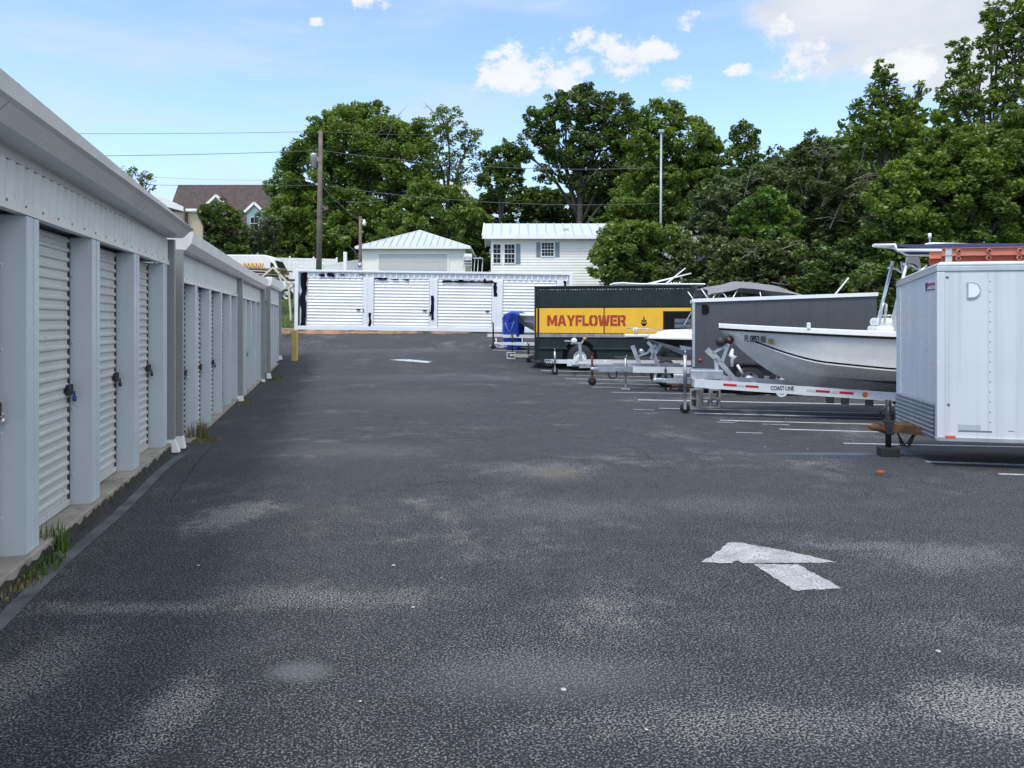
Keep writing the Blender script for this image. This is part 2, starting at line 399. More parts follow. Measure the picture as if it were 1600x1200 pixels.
# ---------------------------------------------------------------- storage buildings
sb_panel = mat('storage_panel_shade_paint', (.56, .61, .65), .42, var=.07, streak=.10)  # cloud shade over the near side is put into this greyer paint
sb_post = mat('storage_post_shade_paint', (.50, .57, .64), .38, var=.05, streak=.05)  # posts darker and bluer: the same cloud shade put into the colour
sb_grey = mat('storage_trim_grey', (.27, .29, .30), .45, var=.08)
sb_gut = mat('storage_gutter_paint', (.66, .68, .69), .35, var=.06, streak=.06)
sb_door = mat('roll_door_paint', (.50, .525, .54), .35, var=.07, dirt=.05)
slabm = mat('slab_concrete', (.32, .30, .26), .9, var=.25, scale=2.5, dirt=.6, dirtcol=(.06, .055, .045), bump=.7, bscale=25)
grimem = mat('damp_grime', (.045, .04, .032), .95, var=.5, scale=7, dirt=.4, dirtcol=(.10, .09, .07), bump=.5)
joint = mat('door_track_dark', (.03, .032, .04), .6)
seamm = mat('seam_line_grey', (.18, .19, .20), .7)  # grey of the gutter joints and header screws
lockblue = mat('blue_padlock', (.02, .04, .3), .35)
def door_profile(z0, z1, pitch=.08, dep=.016):
    pr = []; z = z0
    while z < z1 - .001:
        for a, q in ((0, 0), (.45, 0), (.5, .6), (.6, 1), (.8, 1), (.93, .5)):
            zz = z + a * pitch
            if zz < z1: pr.append((q * dep, zz))
        z += pitch
    pr.append((0, z1)); return pr
def gutter(parent, xw, y0, y1, prof0, prof1):
    b = mb(sb_gut); A = [(xw + x, y0, z) for x, z in prof0]; B = [(xw + x, y1, z) for x, z in prof1]; n = len(A)
    b.add(A + B, [tuple(range(n)), tuple(range(n, 2 * n))[::-1]] + [(i, i + n, (i + 1) % n + n, (i + 1) % n) for i in range(n)])
    gf = b.build('gutter_fascia', parent)
    b = mb(seamm); k = y0 + .9
    while k < y1 - .2:
        u = (k - y0) / (y1 - y0); P_ = [(xw + a[0] + (c_[0] - a[0]) * u, a[1] + (c_[1] - a[1]) * u) for a, c_ in zip(prof0, prof1)][1:4]
        for a, c_ in zip(P_, P_[1:]):
            n_ = Vector((c_[1] - a[1], 0, -(c_[0] - a[0]))).normalized() * .0015
            b.add([(a[0] + n_.x, k, a[1] + n_.z), (c_[0] + n_.x, k, c_[1] + n_.z), (c_[0] + n_.x, k + .006, c_[1] + n_.z), (a[0] + n_.x, k + .006, a[1] + n_.z)], [(0, 1, 2, 3)])
        k += 3.05
    b.build('gutter_seam', gf, fix=False)
def storage(label, xw, y0, y1, posts, pw, zslab, zhead, zsoff, p0, p1, locks, jd=.17, grp='blocks of storage units on the left'):
    t = thing('storage_building', label, 'storage building', (xw, y0, 0), 0, grp)
    L = y1 - y0; zg = zslab - .7
    mb(slabm).bbox(-6, .035, 0, L, zg, zslab, .012).build('foundation', t)
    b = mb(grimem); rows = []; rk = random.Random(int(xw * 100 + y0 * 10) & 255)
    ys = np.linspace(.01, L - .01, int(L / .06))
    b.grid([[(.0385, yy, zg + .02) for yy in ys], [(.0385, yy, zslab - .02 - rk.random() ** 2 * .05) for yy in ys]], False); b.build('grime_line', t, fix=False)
    b = mb(sb_panel); b.box(-6, -jd - .12, .02, L - .02, zslab, zsoff - .003); b.box(-jd - .1, -.03, .02, L - .02, zhead + .03, zsoff - .004); b.build('wall', t)
    b = mb(sb_gut); b.prism([(-6.3, zsoff + .002), (-.02, zsoff + .002), (-.02, p0[-2][1] - .03), (-3.1, zsoff + .75), (-6.3, zsoff + .15)], 0, L, 'y'); b.build('roof', t)
    # corrugated header: ribs run upright
    rows = []; y = 0.02
    pr = []
    while y < L - .03:
        for a, q in ((0, 0), (.06, 0), (.085, .03), (.12, .03), (.145, 0)):
            if y + a < L - .02: pr.append((q, y + a))
        y += .15
    b = mb(sb_panel); b.grid([[(q - .028 + .0, yy, z) for q, yy in pr] for z in (zhead + .066, zsoff - .006)], False); b.build('header_panel', t, fix=False)
    b = mb(sb_gut); b.box(-.05, .012, .0, L, zhead, zhead + .064); b.build('header_trim', t)
    gutter(t, 0, 0, L, p0, p1)
    b = mb(seamm)
    for yy in np.arange(.12, L, .30): b.lathe([(.0, 0.011), (.006, .009), (.007, 0)], (.012, yy, zhead + .05), 'x', 6)
    b.build('screws', t)
    for i, yp in enumerate(posts):
        yy = yp - y0
        b = mb(sb_post); b.box(-jd - .1, 0, yy, yy + pw, zslab + .001, zhead - .002)
        b.box(.0, .006, yy + .0, yy + pw * .42, zslab + .006, zhead - .004); b.box(.0, .006, yy + pw * .60, yy + pw, zslab + .006, zhead - .004)
        for zz in np.arange(zslab + .25, zhead, .55): b.lathe([(-.006, 0), (-.006, .008), (.0, .011)], (-jd + .03, yy, zz), 'y', 6)
        b.build('post', t)
    for i in range(len(posts) - 1):
        a, c_ = posts[i] - y0 + pw + .004, posts[i + 1] - y0 - .004
        pr = door_profile(zslab + .06, zhead - .004)
        b = mb(sb_door); b.grid([[(q - jd, yy, z) for q, z in pr] for yy in (a + .025, c_ - .03)], False)
        b.box(-jd - .02, -jd + .02, a + .025, c_ - .03, zslab + .012, zslab + .058)
        d = b.build('roll_up_door', t, fix=False)
        mb(joint).box(-jd - .09, -jd + .012, c_ - .028, c_, zslab + .002, zhead - .006).build('door_track', d)
        mb(joint).box(-jd - .09, -jd + .012, a, a + .022, zslab + .002, zhead - .006).build('door_track', d)
        k = locks.get(i)
        if k:
            zl = zslab + .92; b = mb(dark); b.bbox(-jd + .016, -jd + .045, c_ - .13, c_ - .02, zl, zl + .09, .006); b.build('latch', d)
            b = mb({'blue': lockblue, 'black': dark, 'steel': alu}[k]); b.lathe([(-.01, 0), (-.01, .022), (.012, .022), (.012, 0)], (-jd + .06, c_ - .05, zl - .03), 'x', 12)
            b.tube([(-jd + .06, c_ - .065, zl - .01), (-jd + .06, c_ - .062, zl + .03), (-jd + .06, c_ - .04, zl + .03), (-jd + .06, c_ - .035, zl - .01)], .004, 6); b.build('padlock', d)
    return t
def downspout(t, x, y, z0, z1, wx=.13, wy=.09, elbow=True, fl=.03):
    b = mb(sb_grey); b.box(x, x + wx, y, y + wy, z0 + .16, z1)
    o = b.build('downspout', t)
    if elbow:
        b = mb(white)
        vs = [(x, y, z0 + .158), (x + wx, y, z0 + .158), (x + wx, y + wy, z0 + .158), (x, y + wy, z0 + .158),
              (x + .01, y - .03, z0), (x + wx + fl, y - .03, z0), (x + wx + fl, y + wy, z0), (x + .01, y + wy, z0)]
        b.add(vs, [(0, 1, 5, 4), (1, 2, 6, 5), (2, 3, 7, 6), (3, 0, 4, 7), (0, 3, 2, 1), (4, 5, 6, 7)]); b.build('elbow', o)
# near block
posts1 = [5.45 + 1.4 * k for k in range(-5, 4)]
dz = lambda y: (y - 4.26)
def gp(y, yr, zt, zb, st, sb): return [(-.02, zb - sb * (y - yr)), (.17, zb - sb * (y - yr)), (.25, zb + .08 - sb * (y - yr)), (.30, zt - st * (y - yr)), (.27, zt + .012 - st * (y - yr)), (-.02, zt + .02 - st * (y - yr))]
b1 = storage('nearest grey-white metal storage block with recessed roll-up doors on a raised slab', -1.9, -2.5, 9.98, posts1, .22, .11, 2.337, 2.66,
             gp(-2.5, 4.3, 2.93, 2.745, .025, .012), gp(9.98, 4.3, 2.93, 2.745, .025, .012), {3: 'black', 4: 'steel', 5: 'blue', 6: 'black', 7: 'black'})
downspout(b1, -.065, 12.50, -.01, 2.66, .13, .09, fl=.06)
posts2 = [10.52 + 1.4 * k for k in range(5)]
b2 = storage('middle grey-white storage block with grey downspouts, one step lower than the nearest', -1.9, 10.45, 17.6, posts2 + [17.3], .2, -.10, 2.17, 2.57,
             [(-.02, 2.57), (.12, 2.57), (.19, 2.66), (.22, 2.80), (.19, 2.815), (-.02, 2.82)], [(-.02, 2.57), (.12, 2.57), (.19, 2.66), (.22, 2.80), (.19, 2.815), (-.02, 2.82)], {0: 'steel', 1: 'steel', 2: 'black'}, .15)
downspout(b2, -.03, .03 - .13, -.02, 2.57, .13, .1); downspout(b2, .0, 6.98, -.2, 2.57, .11, .1)
posts3 = [17.75 + 1.4 * k for k in range(5)]
b3 = storage('long storage block of closely set white posts between the two grey downspouts', -1.9, 17.6, 23.75, posts3, .2, -.16, 2.17, 2.57,
             [(-.02, 2.57), (.12, 2.57), (.19, 2.66), (.22, 2.80), (.19, 2.815), (-.02, 2.82)], [(-.02, 2.57), (.12, 2.57), (.19, 2.68), (.22, 2.88), (.19, 2.895), (-.02, 2.9)], {1: 'black'}, .15)
downspout(b3, .0, 5.95, -.3, 2.57, .12, .1)
posts4 = [24.2 + 1.4 * k for k in range(4)] + [29.9]
b4 = storage('farthest storage block, its end nearest the yellow bollard and set closer to the lane', -1.75, 23.9, 30.2, posts4, .2, -.0, 2.2, 2.7,
             [(-.02, 2.7), (.10, 2.7), (.14, 2.76), (.17, 2.97), (.15, 2.985), (-.02, 2.99)], [(-.02, 2.75), (.10, 2.75), (.14, 2.82), (.17, 3.10), (.15, 3.115), (-.02, 3.12)], {}, .15)
downspout(b4, .0, .0 - .1, -.15, 2.7, .12, .09); downspout(b4, .0, 6.2, .1, 2.75, .1, .1)

# ---------------------------------------------------------------- weeds by the slab
weedm = leaf_mat('weed_blades', (.05, .10, .02), (.13, .20, .05), .3); dryw = leaf_mat('dry_weed', (.12, .10, .05), (.20, .19, .09), .2)
def weeds(p, n, h, spread, label, m=weedm, sy=1.):
    b = mb(m)
    for i in range(n):
        a = random.random() * 6.283; r = spread * random.random() ** .7; x, y = r * math.cos(a), r * math.sin(a) * sy
        hh = h * (.4 + .7 * random.random()); lean = random.random() * .6; az = random.random() * 6.283; wd = .004 + .004 * random.random()
        pts = [Vector((x + math.cos(az) * lean * hh * t * t, y + math.sin(az) * lean * hh * t * t, hh * t * (1 - .25 * t * lean))) for t in (0, .35, .7, 1)]
        sx_ = Vector((-math.sin(az), math.cos(az), 0)) * wd
        b.add([pts[0] - sx_, pts[0] + sx_, pts[1] - sx_, pts[1] + sx_, pts[2] - sx_ * .7, pts[2] + sx_ * .7, pts[3]], [(0, 1, 3, 2), (2, 3, 5, 4), (4, 5, 6)])
    o = b.build('weed_tuft', None, fix=False); o.location = p; tag(o, label, 'weeds', 'weeds along the foot of the storage blocks')
weeds(G(88, 862) + Vector((-.03, 0, 0)), 130, .20, .12, 'tall green weed tuft growing at the kerb beside the nearest post')
weeds(G(60, 890) + Vector((-.03, 0, 0)), 240, .07, .17, 'low spreading weed patch at the foot of the nearest post', sy=1.8)
weeds(G(20, 918) + Vector((-.02, 0, 0)), 200, .05, .16, 'thin moss-like weeds on the kerb at the lower left edge', dryw, 2)
weeds(G(318, 685) + Vector((-.1, .1, 0)), 150, .28, .16, 'grey-green weed clump at the first post of the middle storage block', dryw, 1.6)
weeds(G(328, 690) + Vector((-.05, 0, 0)), 300, .05, .2, 'brown flattened litter and weeds spilling from the middle storage block', dryw, 1.3)
weeds(G(431, 592), 220, .12, .22, 'yellowish weeds where the farthest storage block begins', weedm, 2)
weeds(G(383, 632), 160, .07, .2, 'small dry weeds halfway along the storage blocks', dryw, 2.5)

# ---------------------------------------------------------------- bollard
boll = mat('bollard_yellow', (.58, .42, .14), .55, var=.12, streak=.25, scale=3)
bp = G(460.5, 563)
o = mb(boll).bbox(-.105, .105, -.105, .105, -.3, 1.18, .02).build('bollard'); o.location = bp; o.rotation_euler = (0, 0, -TH)
tag(o, 'pale yellow square bollard standing in front of the white container corner', 'bollard')
# loose things on the tarmac
brick = mat('brick_red', (.26, .085, .045), .9, var=.3, scale=20, bump=.6)
q = G(1375, 741); b = mb(brick); b.bbox(-.055, .055, -.03, .03, 0, .035, .008); o = b.build('brick_fragment'); o.location = q; o.rotation_euler = (.1, 0, .4); tag(o, 'broken red brick fragment lying on the asphalt near the white trailer', 'brick')
q = G(1402, 738)
pebm = mat('pale_pebble', (.45, .44, .41), .9, var=.3)
b = mb(pebm)
for px, py in [(1150, 659), (1152, 658), (1228, 654), (1233, 656), (1316, 653), (1334, 691), (1195, 699), (1235, 697), (1262, 702), (1385, 703), (880, 1080), (615, 885), (310, 885), (1010, 1143), (645, 950), (690, 905), (790, 640), (1240, 612), (1015, 705), (563, 1098), (1465, 1020)]:
    q = G(px, py); s_ = .007 + .009 * random.random()
    vs = [q + Vector((math.cos(a) * s_ * random.uniform(.7, 1.3), math.sin(a) * s_ * random.uniform(.7, 1.3), .004)) for a in np.linspace(0, 5.3, 6)] + [q + Vector((0, 0, s_ * .9))]
    b.add(vs, [(i, (i + 1) % 6, 6) for i in range(6)])
struct(b.build('gravel_specks'), 'stuff')
# ---------------------------------------------------------------- white container with roll-up doors
contm = mat('container_white', (.73, .755, .78), .4, var=.05, streak=.06)
contd = mat('container_door_white', (.78, .80, .82), .35, var=.04)
patchm = mat('unpainted_navy_steel', (.008, .009, .02), .9, var=.2, spec=.1)
dC = 34.9
c0 = Wp(461, 515, dC); sc_ = dC / F
ct = thing('storage_container', 'long white steel container with roll-up doors and dark unpainted patches', 'storage container', c0, -TH)
ct.rotation_euler = (0, R(.75), -TH)
def cx(px): return (px - 461) * sc_
def cz(py): return (515 - py) * sc_
CL = cx(893); CH = cz(421)
b = mb(contm); b.box(0.05, CL - .05, .12, 2.4, .12, CH - .06); b.build('body', ct)
b = mb(contm)
for z0, z1 in ((0.0, .19), (CH - .10, CH)):
    b.bbox(0.10, CL - .10, -.02, .12, z0, z1, .012)
b.bbox(-.03, .135, -.035, .13, -.02, CH + .02, .015); b.bbox(CL - .135, CL + .03, -.035, .13, -.02, CH + .02, .015)
for x in (cx(571), cx(583), cx(672), cx(684), cx(769), cx(783), cx(876)): pass
b.build('frame', ct)
b = mb(contm)
doors = [(478, 566), (583, 670), (683, 768), (785, 869)]
# corrugated strip over the doors and pillars between them
edges = [464] + [v for d in doors for v in d] + [890]
zt = CH - .10
pr = []; x = .14
while x < CL - .14:
    for a, q in ((0, .09), (.09, .09), (.11, .045), (.19, .045), (.21, .09)): pr.append((x + a, q))
    x += .28
b.grid([[(xx, q, z) for xx, q in pr if xx < CL - .13] for z in (cz(433.5), zt)], False)
for i in range(0, len(edges), 2):
    a, c_ = cx(edges[i]) + (.135 if i == 0 else .0), cx(edges[i + 1]) - (.14 if i == len(edges) - 2 else 0)
    b.box(a, c_, .045, .115, .19, cz(433.5))
    if 0 < i < len(edges) - 2:
        b.box(a + .02, a + (c_ - a) * .42, .03, .045, .195, cz(434)); b.box(a + (c_ - a) * .62, c_ - .02, .03, .045, .195, cz(434))
b.build('front_panel', ct, fix=False)
for k, (a, c_) in enumerate(doors):
    xa, xb = cx(a) + .02, cx(c_) - .02
    b = mb(contd); pr = door_profile(.205, cz(434.5), .148, .026)
    b.grid([[(xx, .10 - q, z) for q, z in pr] for xx in (xa, xb)], False)
    d = b.build('roll_up_door', ct, fix=False)
    b = mb(dark); b.bbox(xb - .28, xb - .1, .03, .06, .95, 1.02, .005); b.tube([(xb - .2, .03, .98), (xb - .26, .025, 1.04)], .012, 6); b.build('latch', d)
def smear(x0, x1, z0, z1, n, seed):
    """ragged unpainted zone: a thin plate with an uneven outline"""
    rr = random.Random(seed); L_ = []; Rr = []
    hgt = (z1 - z0) > (x1 - x0)
    for i in range(n + 1):
        t = i / n
        if hgt:
            L_.append((x0 + rr.uniform(0, .3) * (x1 - x0), z0 + t * (z1 - z0))); Rr.append((x1 - rr.uniform(-.1, .25) * (x1 - x0), z0 + t * (z1 - z0)))
        else:
            L_.append((x0 + t * (x1 - x0), z0 + rr.uniform(-.15, .35) * (z1 - z0))); Rr.append((x0 + t * (x1 - x0), z1 - rr.uniform(-.1, .2) * (z1 - z0)))
    return L_ + Rr[::-1]
sm = [(467.5, 478.5, 512, 426, 9), (471, 479, 452, 425.5, 3), (464.8, 467.2, 511, 457, 6), (497, 506, 431.5, 427, 4), (510, 521, 432, 425.5, 5), (530, 537, 429.5, 427, 3), (575, 580, 511, 487, 5), (566.5, 568, 487, 481, 3), (584, 605, 435.5, 432, 6), (612, 622, 436, 434, 4),
      (630, 638, 436.5, 434, 4), (672, 677.5, 497, 459, 7), (670, 673, 491, 484, 3), (690, 770, 438.5, 435, 14), (715, 723, 437, 433.5, 3), (754, 758, 437, 431, 3), (769, 776, 459, 437, 6), (569, 582, 512.4, 511.2, 4), (671, 677, 513, 511.6, 3), (879, 884, 443, 433, 4), (560, 568, 428.5, 427, 3)]
for k, (a, c_, y0, y1, n) in enumerate(sm):
    b = mb(patchm); b.prism(smear(cx(a), cx(c_), cz(y0), cz(y1), n, 100 + k), .012, .0295, 'y')
    o = b.build('bare_patch', ct); 
tan = mat('tan_tarp', (.30, .18, .11), .8, var=.35, scale=2, dirt=.25, bump=.5, bscale=12)
b = mb(tan); rows = []
rr = random.Random(4)
for r_, (yy, zz) in enumerate([(.35, .06), (-.03, .02), (-.12, -.09), (-.22, -.2), (-.33, -.26), (-.5, -.262)]):
    row = []
    for i in range(141):
        x = -.85 + i * (CL + 1.5) / 140
        fold = .07 * math.sin(x * 2.3 + r_ * .4) + .05 * math.sin(x * 5.1 + 1) + rr.uniform(-.02, .02)
        P_ = (x, yy + fold * (1 if 0 < r_ < 5 else .3), 0)
        row.append((P_[0], P_[1], zz - .006 * x + .05 * fold * (r_ > 1)))
    rows.append(row)
b.grid(rows, False); o = b.build('ground_tarp', fix=False); o.location = c0; o.rotation_euler = ct.rotation_euler
tag(o, 'folded tan tarp laid along the foot of the white container', 'tarp')

# ---------------------------------------------------------------- garage with a hipped metal roof
wallw = mat('house_white_wall', (.82, .81, .77), .7, var=.05, streak=.06)
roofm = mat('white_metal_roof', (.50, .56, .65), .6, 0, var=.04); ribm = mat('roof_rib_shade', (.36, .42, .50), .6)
trimw = mat('white_trim', (.80, .80, .79), .5, var=.04)
gd = 48.; gs = gd / F
gl = Wp(565, 500, gd); gz = g(gl.x, gl.y) - .3
gt = thing('garage', 'white garage with a hipped white metal roof and one wide door', 'garage', (gl.x, gl.y, gz), -TH)
zE = EYE + (HY - 388) * gs - gz; W_ = (727 - 565) * gs; D_ = 6.6; zA = EYE + (HY - 361) * (51.5 / F) - gz
b = mb(wallw); b.box(0, W_, 0, D_, 0, zE); b.build('wall', gt)
o_ = .35; cxm = W_ / 2; E = [(-o_, -o_), (W_ + o_, -o_), (W_ + o_, D_ + o_), (-o_, D_ + o_)]
b = mb(roofm); vs = [(x, y, zE - .02) for x, y in E] + [(x, y, zE + .06) for x, y in E] + [(cxm, D_ / 2, zA)]
b.add(vs, [(0, 1, 2, 3), (4, 5, 8), (5, 6, 8), (6, 7, 8), (7, 4, 8)])
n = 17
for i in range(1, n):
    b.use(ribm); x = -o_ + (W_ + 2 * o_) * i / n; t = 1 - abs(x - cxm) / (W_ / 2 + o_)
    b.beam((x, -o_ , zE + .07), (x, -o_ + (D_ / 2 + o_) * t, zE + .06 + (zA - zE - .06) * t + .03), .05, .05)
rf = b.build('roof', gt)
b = mb(trimw)
for i in range(4):
    a, c_ = E[i], E[(i + 1) % 4]; b.beam((a[0], a[1], zE + .02), (c_[0], c_[1], zE + .02), .05, .16)
    b.beam((a[0], a[1], zE + .08), (cxm, D_ / 2, zA + .02), .12, .05)
b.build('fascia', rf)
b = mb(mat('garage_door_paint', (.50, .515, .51), .5, var=.04)); x0, x1 = (592 - 565) * gs, (699 - 565) * gs; zt_ = EYE + (HY - 397) * gs - gz
for k in range(4): b.bbox(x0, x1, -.0, .04, zt_ - .53 * (k + 1) + .006, zt_ - .53 * k - .006, .008)
b.build('garage_door', gt, loc=(0, -.045, 0))
b = mb(trimw); b.box(x0 - .12, x0, -.05, .0, 0, zt_ + .12); b.box(x1, x1 + .12, -.05, .0, 0, zt_ + .12); b.box(x0, x1, -.05, 0, zt_, zt_ + .12); b.build('door_frame', gt)

# ---------------------------------------------------------------- mobile home
hd = 42.; hs = hd / F; hl = Wp(767, 500, hd); hz = g(hl.x, hl.y) - .3
ht = thing('mobile_home', 'white mobile home with a pale metal roof and grey shutters behind the container', 'mobile home', (hl.x, hl.y, hz), -TH)
def hx(px): return (px - 767) * hs
def hzf(py): return EYE + (HY - py) * hs - hz
zE = hzf(371); Lh = 7.0; Dh = 4.2; zR = zE + .95
side = mat('white_siding', (.80, .79, .74), .6, var=.04)
b = mb(side)
nb = 22
for k in range(nb):       # lapped boards
    z0, z1 = zE * k / nb, zE * (k + 1) / nb
    b.add([(0, -.02, z0), (Lh, -.02, z0), (Lh, .0, z1), (0, .0, z1)], [(0, 1, 2, 3)]); b.add([(0, -.02, z0), (Lh, -.02, z0), (Lh, .0, z0), (0, .0, z0)], [(0, 1, 2, 3)])
b.prism([(0.001, 0), (Dh, 0), (Dh, zE), (Dh / 2, zR), (.001, zE)], 0, Lh, 'x')
b.build('wall', ht, fix=False)
b = mb(roofm); ov = .45
def roofslab(y0, z0, y1, z1):
    b.add([(-ov, y0, z0), (Lh + .3, y0, z0), (Lh + .3, y1, z1), (-ov, y1, z1), (-ov, y0, z0 + .07), (Lh + .3, y0, z0 + .07), (Lh + .3, y1, z1 + .07), (-ov, y1, z1 + .07)],
          [(0, 3, 2, 1), (4, 5, 6, 7), (0, 1, 5, 4), (1, 2, 6, 5), (2, 3, 7, 6), (3, 0, 4, 7)])
roofslab(-.4, zE - .03, Dh / 2, zR + .05); roofslab(Dh + .4, zE - .03, Dh / 2, zR + .05)
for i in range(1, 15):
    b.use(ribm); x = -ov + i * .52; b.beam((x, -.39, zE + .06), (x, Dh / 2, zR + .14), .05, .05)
b.bbox(hx(881), hx(890), .62, .86, zE + .38, zE + .6, .01)
rf = b.build('roof', ht, fix=True)
b = mb(trimw); b.beam((-ov, -.42, zE - .02), (Lh + .3, -.42, zE - .02), .05, .2)
b.beam((-ov - .02, -.44, zE - .03), (-ov - .02, Dh / 2, zR + .05), .05, .22); b.beam((-ov - .02, Dh + .44, zE - .03), (-ov - .02, Dh / 2, zR + .05), .05, .22)
b.build('fascia', rf)
glass = mat('window_glass', (.012, .014, .018), .3, var=.1, spec=.25)
shut = mat('shutter_grey', (.20, .24, .29), .6, var=.1)
def window(parent, x0, x1, z0, z1, nx, nz, y=0.):
    b = mb(trimw); f = .05
    b.box(x0 - f, x1 + f, y - .06, y - .0, z1, z1 + f); b.box(x0 - f, x1 + f, y - .06, y, z0 - f, z0); b.box(x0 - f, x0, y - .06, y, z0, z1); b.box(x1, x1 + f, y - .06, y, z0, z1)
    for i in range(1, nx): xx = x0 + (x1 - x0) * i / nx; b.box(xx - .008, xx + .008, y - .052, y - .025, z0, z1)
    for i in range(1, nz):
        zz = z0 + (z1 - z0) * i / nz; w_ = .022 if i * 2 == nz else .008; b.box(x0, x1, y - .055, y - .027, zz - w_, zz + w_)
    o = b.build('window', parent)
    mb(glass).box(x0, x1, y - .03, y - .022, z0, z1).build('pane', o)
window(ht, hx(771), hx(782), hzf(411), hzf(382), 2, 4); window(ht, hx(788.5), hx(804), hzf(411), hzf(382), 3, 4); window(ht, hx(846.5), hx(865), hzf(400), hzf(379.5), 4, 4)
for a, c_, y0, y1 in ((806, 813, 412, 381), (838, 844.5, 401, 378.5), (867.5, 874, 401, 378.5)):
    b = mb(shut); b.bbox(hx(a), hx(c_), -.055, -.015, hzf(y0), hzf(y1), .008)
    zz = hzf(y0) + .06
    while zz < hzf(y1) - .07: b.box(hx(a) + .035, hx(c_) - .035, -.062, -.054, zz, zz + .022); zz += .05
    b.build('shutter', ht)

# ---------------------------------------------------------------- brown-roofed house with dormers
shing = mat('brown_shingles', (.085, .062, .058), .9, var=.25, scale=2, fine=.4, bscale=9, bump=.5)
bluew = mat('pale_blue_siding', (.22, .32, .36), .6, var=.06)
dd = 85.; ds = dd / F; dl = Wp(248, 500, dd); dz_ = g(dl.x, dl.y) - .3
dh = thing('house', 'pale blue house with a brown shingle roof and white-trimmed dormers far behind the storage blocks', 'house', (dl.x, dl.y, dz_), -TH)
def dx_(px): return (px - 248) * ds
zr = EYE + (HY - 291) * (90 / F) - dz_; ze = EYE + (HY - 372) * ds - dz_; Ld = 22.
b = mb(bluew); b.box(.4, Ld - .4, .6, 9.4, 0, ze - .02); b.prism([(.6, ze - .02), (9.4, ze - .02), (5, zr - .25)], .4, Ld - .4, 'x'); b.build('wall', dh)
b = mb(shing)
for ya in (0, 10):
    s_ = .18; b.add([(0, ya, ze - .25), (Ld, ya, ze - .25), (Ld, 5, zr), (0, 5, zr), (0, ya, ze - .25 + s_), (Ld, ya, ze - .25 + s_), (Ld, 5, zr + s_), (0, 5, zr + s_)],
          [(0, 3, 2, 1), (4, 5, 6, 7), (0, 1, 5, 4), (1, 2, 6, 5), (2, 3, 7, 6), (3, 0, 4, 7)])
b.build('roof', dh)
for (px, wy, top, bot) in ((276, 18, 332, 350), (330, 34, 302, 340), (393, 34, 315, 350)):
    x = dx_(px); wd = wy * ds / 2; zt_ = EYE + (HY - top) * ds - dz_; zb = EYE + (HY - bot) * ds - dz_; zs = zt_ - wd * .95
    yf = max(.2, (min(zb, zs) - ze) / (zr - ze) * 5 - .2)
    b = mb(bluew); b.prism([(x - wd * .72, zb - .8), (x + wd * .72, zb - .8), (x + wd * .72, zs + wd * .25), (x, zt_ - .12), (x - wd * .72, zs + wd * .25)], yf, 4.6, 'y')
    d_ = b.build('dormer', dh)
    b = mb(shing)
    for s_ in (-1, 1): b.beam((x + s_ * wd * .62, 2.4, zs + wd * .37), (x, 2.4, zt_), 4.6, .12, up=(0, 1, 0)) if False else b.add([(x + s_ * wd, yf - .1, zs), (x, yf - .1, zt_), (x, 4.8, zt_), (x + s_ * wd, 4.8, zs), (x + s_ * wd, yf - .1, zs + .12), (x, yf - .1, zt_ + .12), (x, 4.8, zt_ + .12), (x + s_ * wd, 4.8, zs + .12)], [(0, 1, 2, 3), (4, 7, 6, 5), (0, 4, 5, 1), (1, 5, 6, 2), (2, 6, 7, 3), (3, 7, 4, 0)])
    b.build('dormer_roof', d_)
    b = mb(trimw)
    for s_ in (-1, 1): b.beam((x + s_ * wd, yf - .14, zs + .0), (x, yf - .14, zt_ + .02), .08, .3, up=(0, 1, 0)) if False else b.beam((x + s_ * wd, yf - .14, zs), (x, yf - .14, zt_), .1, .28)
    b.build('barge_board', d_)
    if wy > 20: window(d_, x - .45, x + .45, zb - .5, zb + .9, 2, 2, yf)

# ---------------------------------------------------------------- beige shed corner, vinyl fence, van, pole stack
beige = mat('beige_wall', (.45, .40, .30), .7, var=.06, streak=.1)
ed = 37.; es = ed / F; el_ = Wp(290, 500, ed); ez = g(el_.x, el_.y) - .3
et = thing('beige_shed', 'beige shed wall with white gutters and a dark corner rising behind the near storage roof', 'shed', (el_.x, el_.y, ez), -TH + R(24))
def exx(px): return (px - 290) * es
def ezz(py): return EYE + (HY - py) * es - ez
b = mb(beige); b.prism([(-2.5, 0), (exx(315), 0), (exx(315), ezz(351)), (exx(307), ezz(332)), (-2.5, ezz(332))], 0, 3.2, 'y'); b.build('wall', et)
b = mb(white); b.tube([(exx(290), -.1, ezz(329.5)), (exx(306), -.1, ezz(328.5))], .09, 8); b.prism([(-.1, ezz(331)), (-2.2, ezz(316)), (-2.2, ezz(309)), (-.9, ezz(313)), (-.1, ezz(324))], -.22, 3.3, 'y'); b.build('gutter', et)
b = mb(dark); b.box(-.04, .12, -.12, -.0, .2, ezz(331)); b.beam((exx(306.6), -.02, ezz(330.5)), (exx(315.3), -.02, ezz(351)), .05, .06); b.box(exx(315) , exx(315) + .05, -.04, .02, 0, ezz(351)); b.build('corner_trim', et)

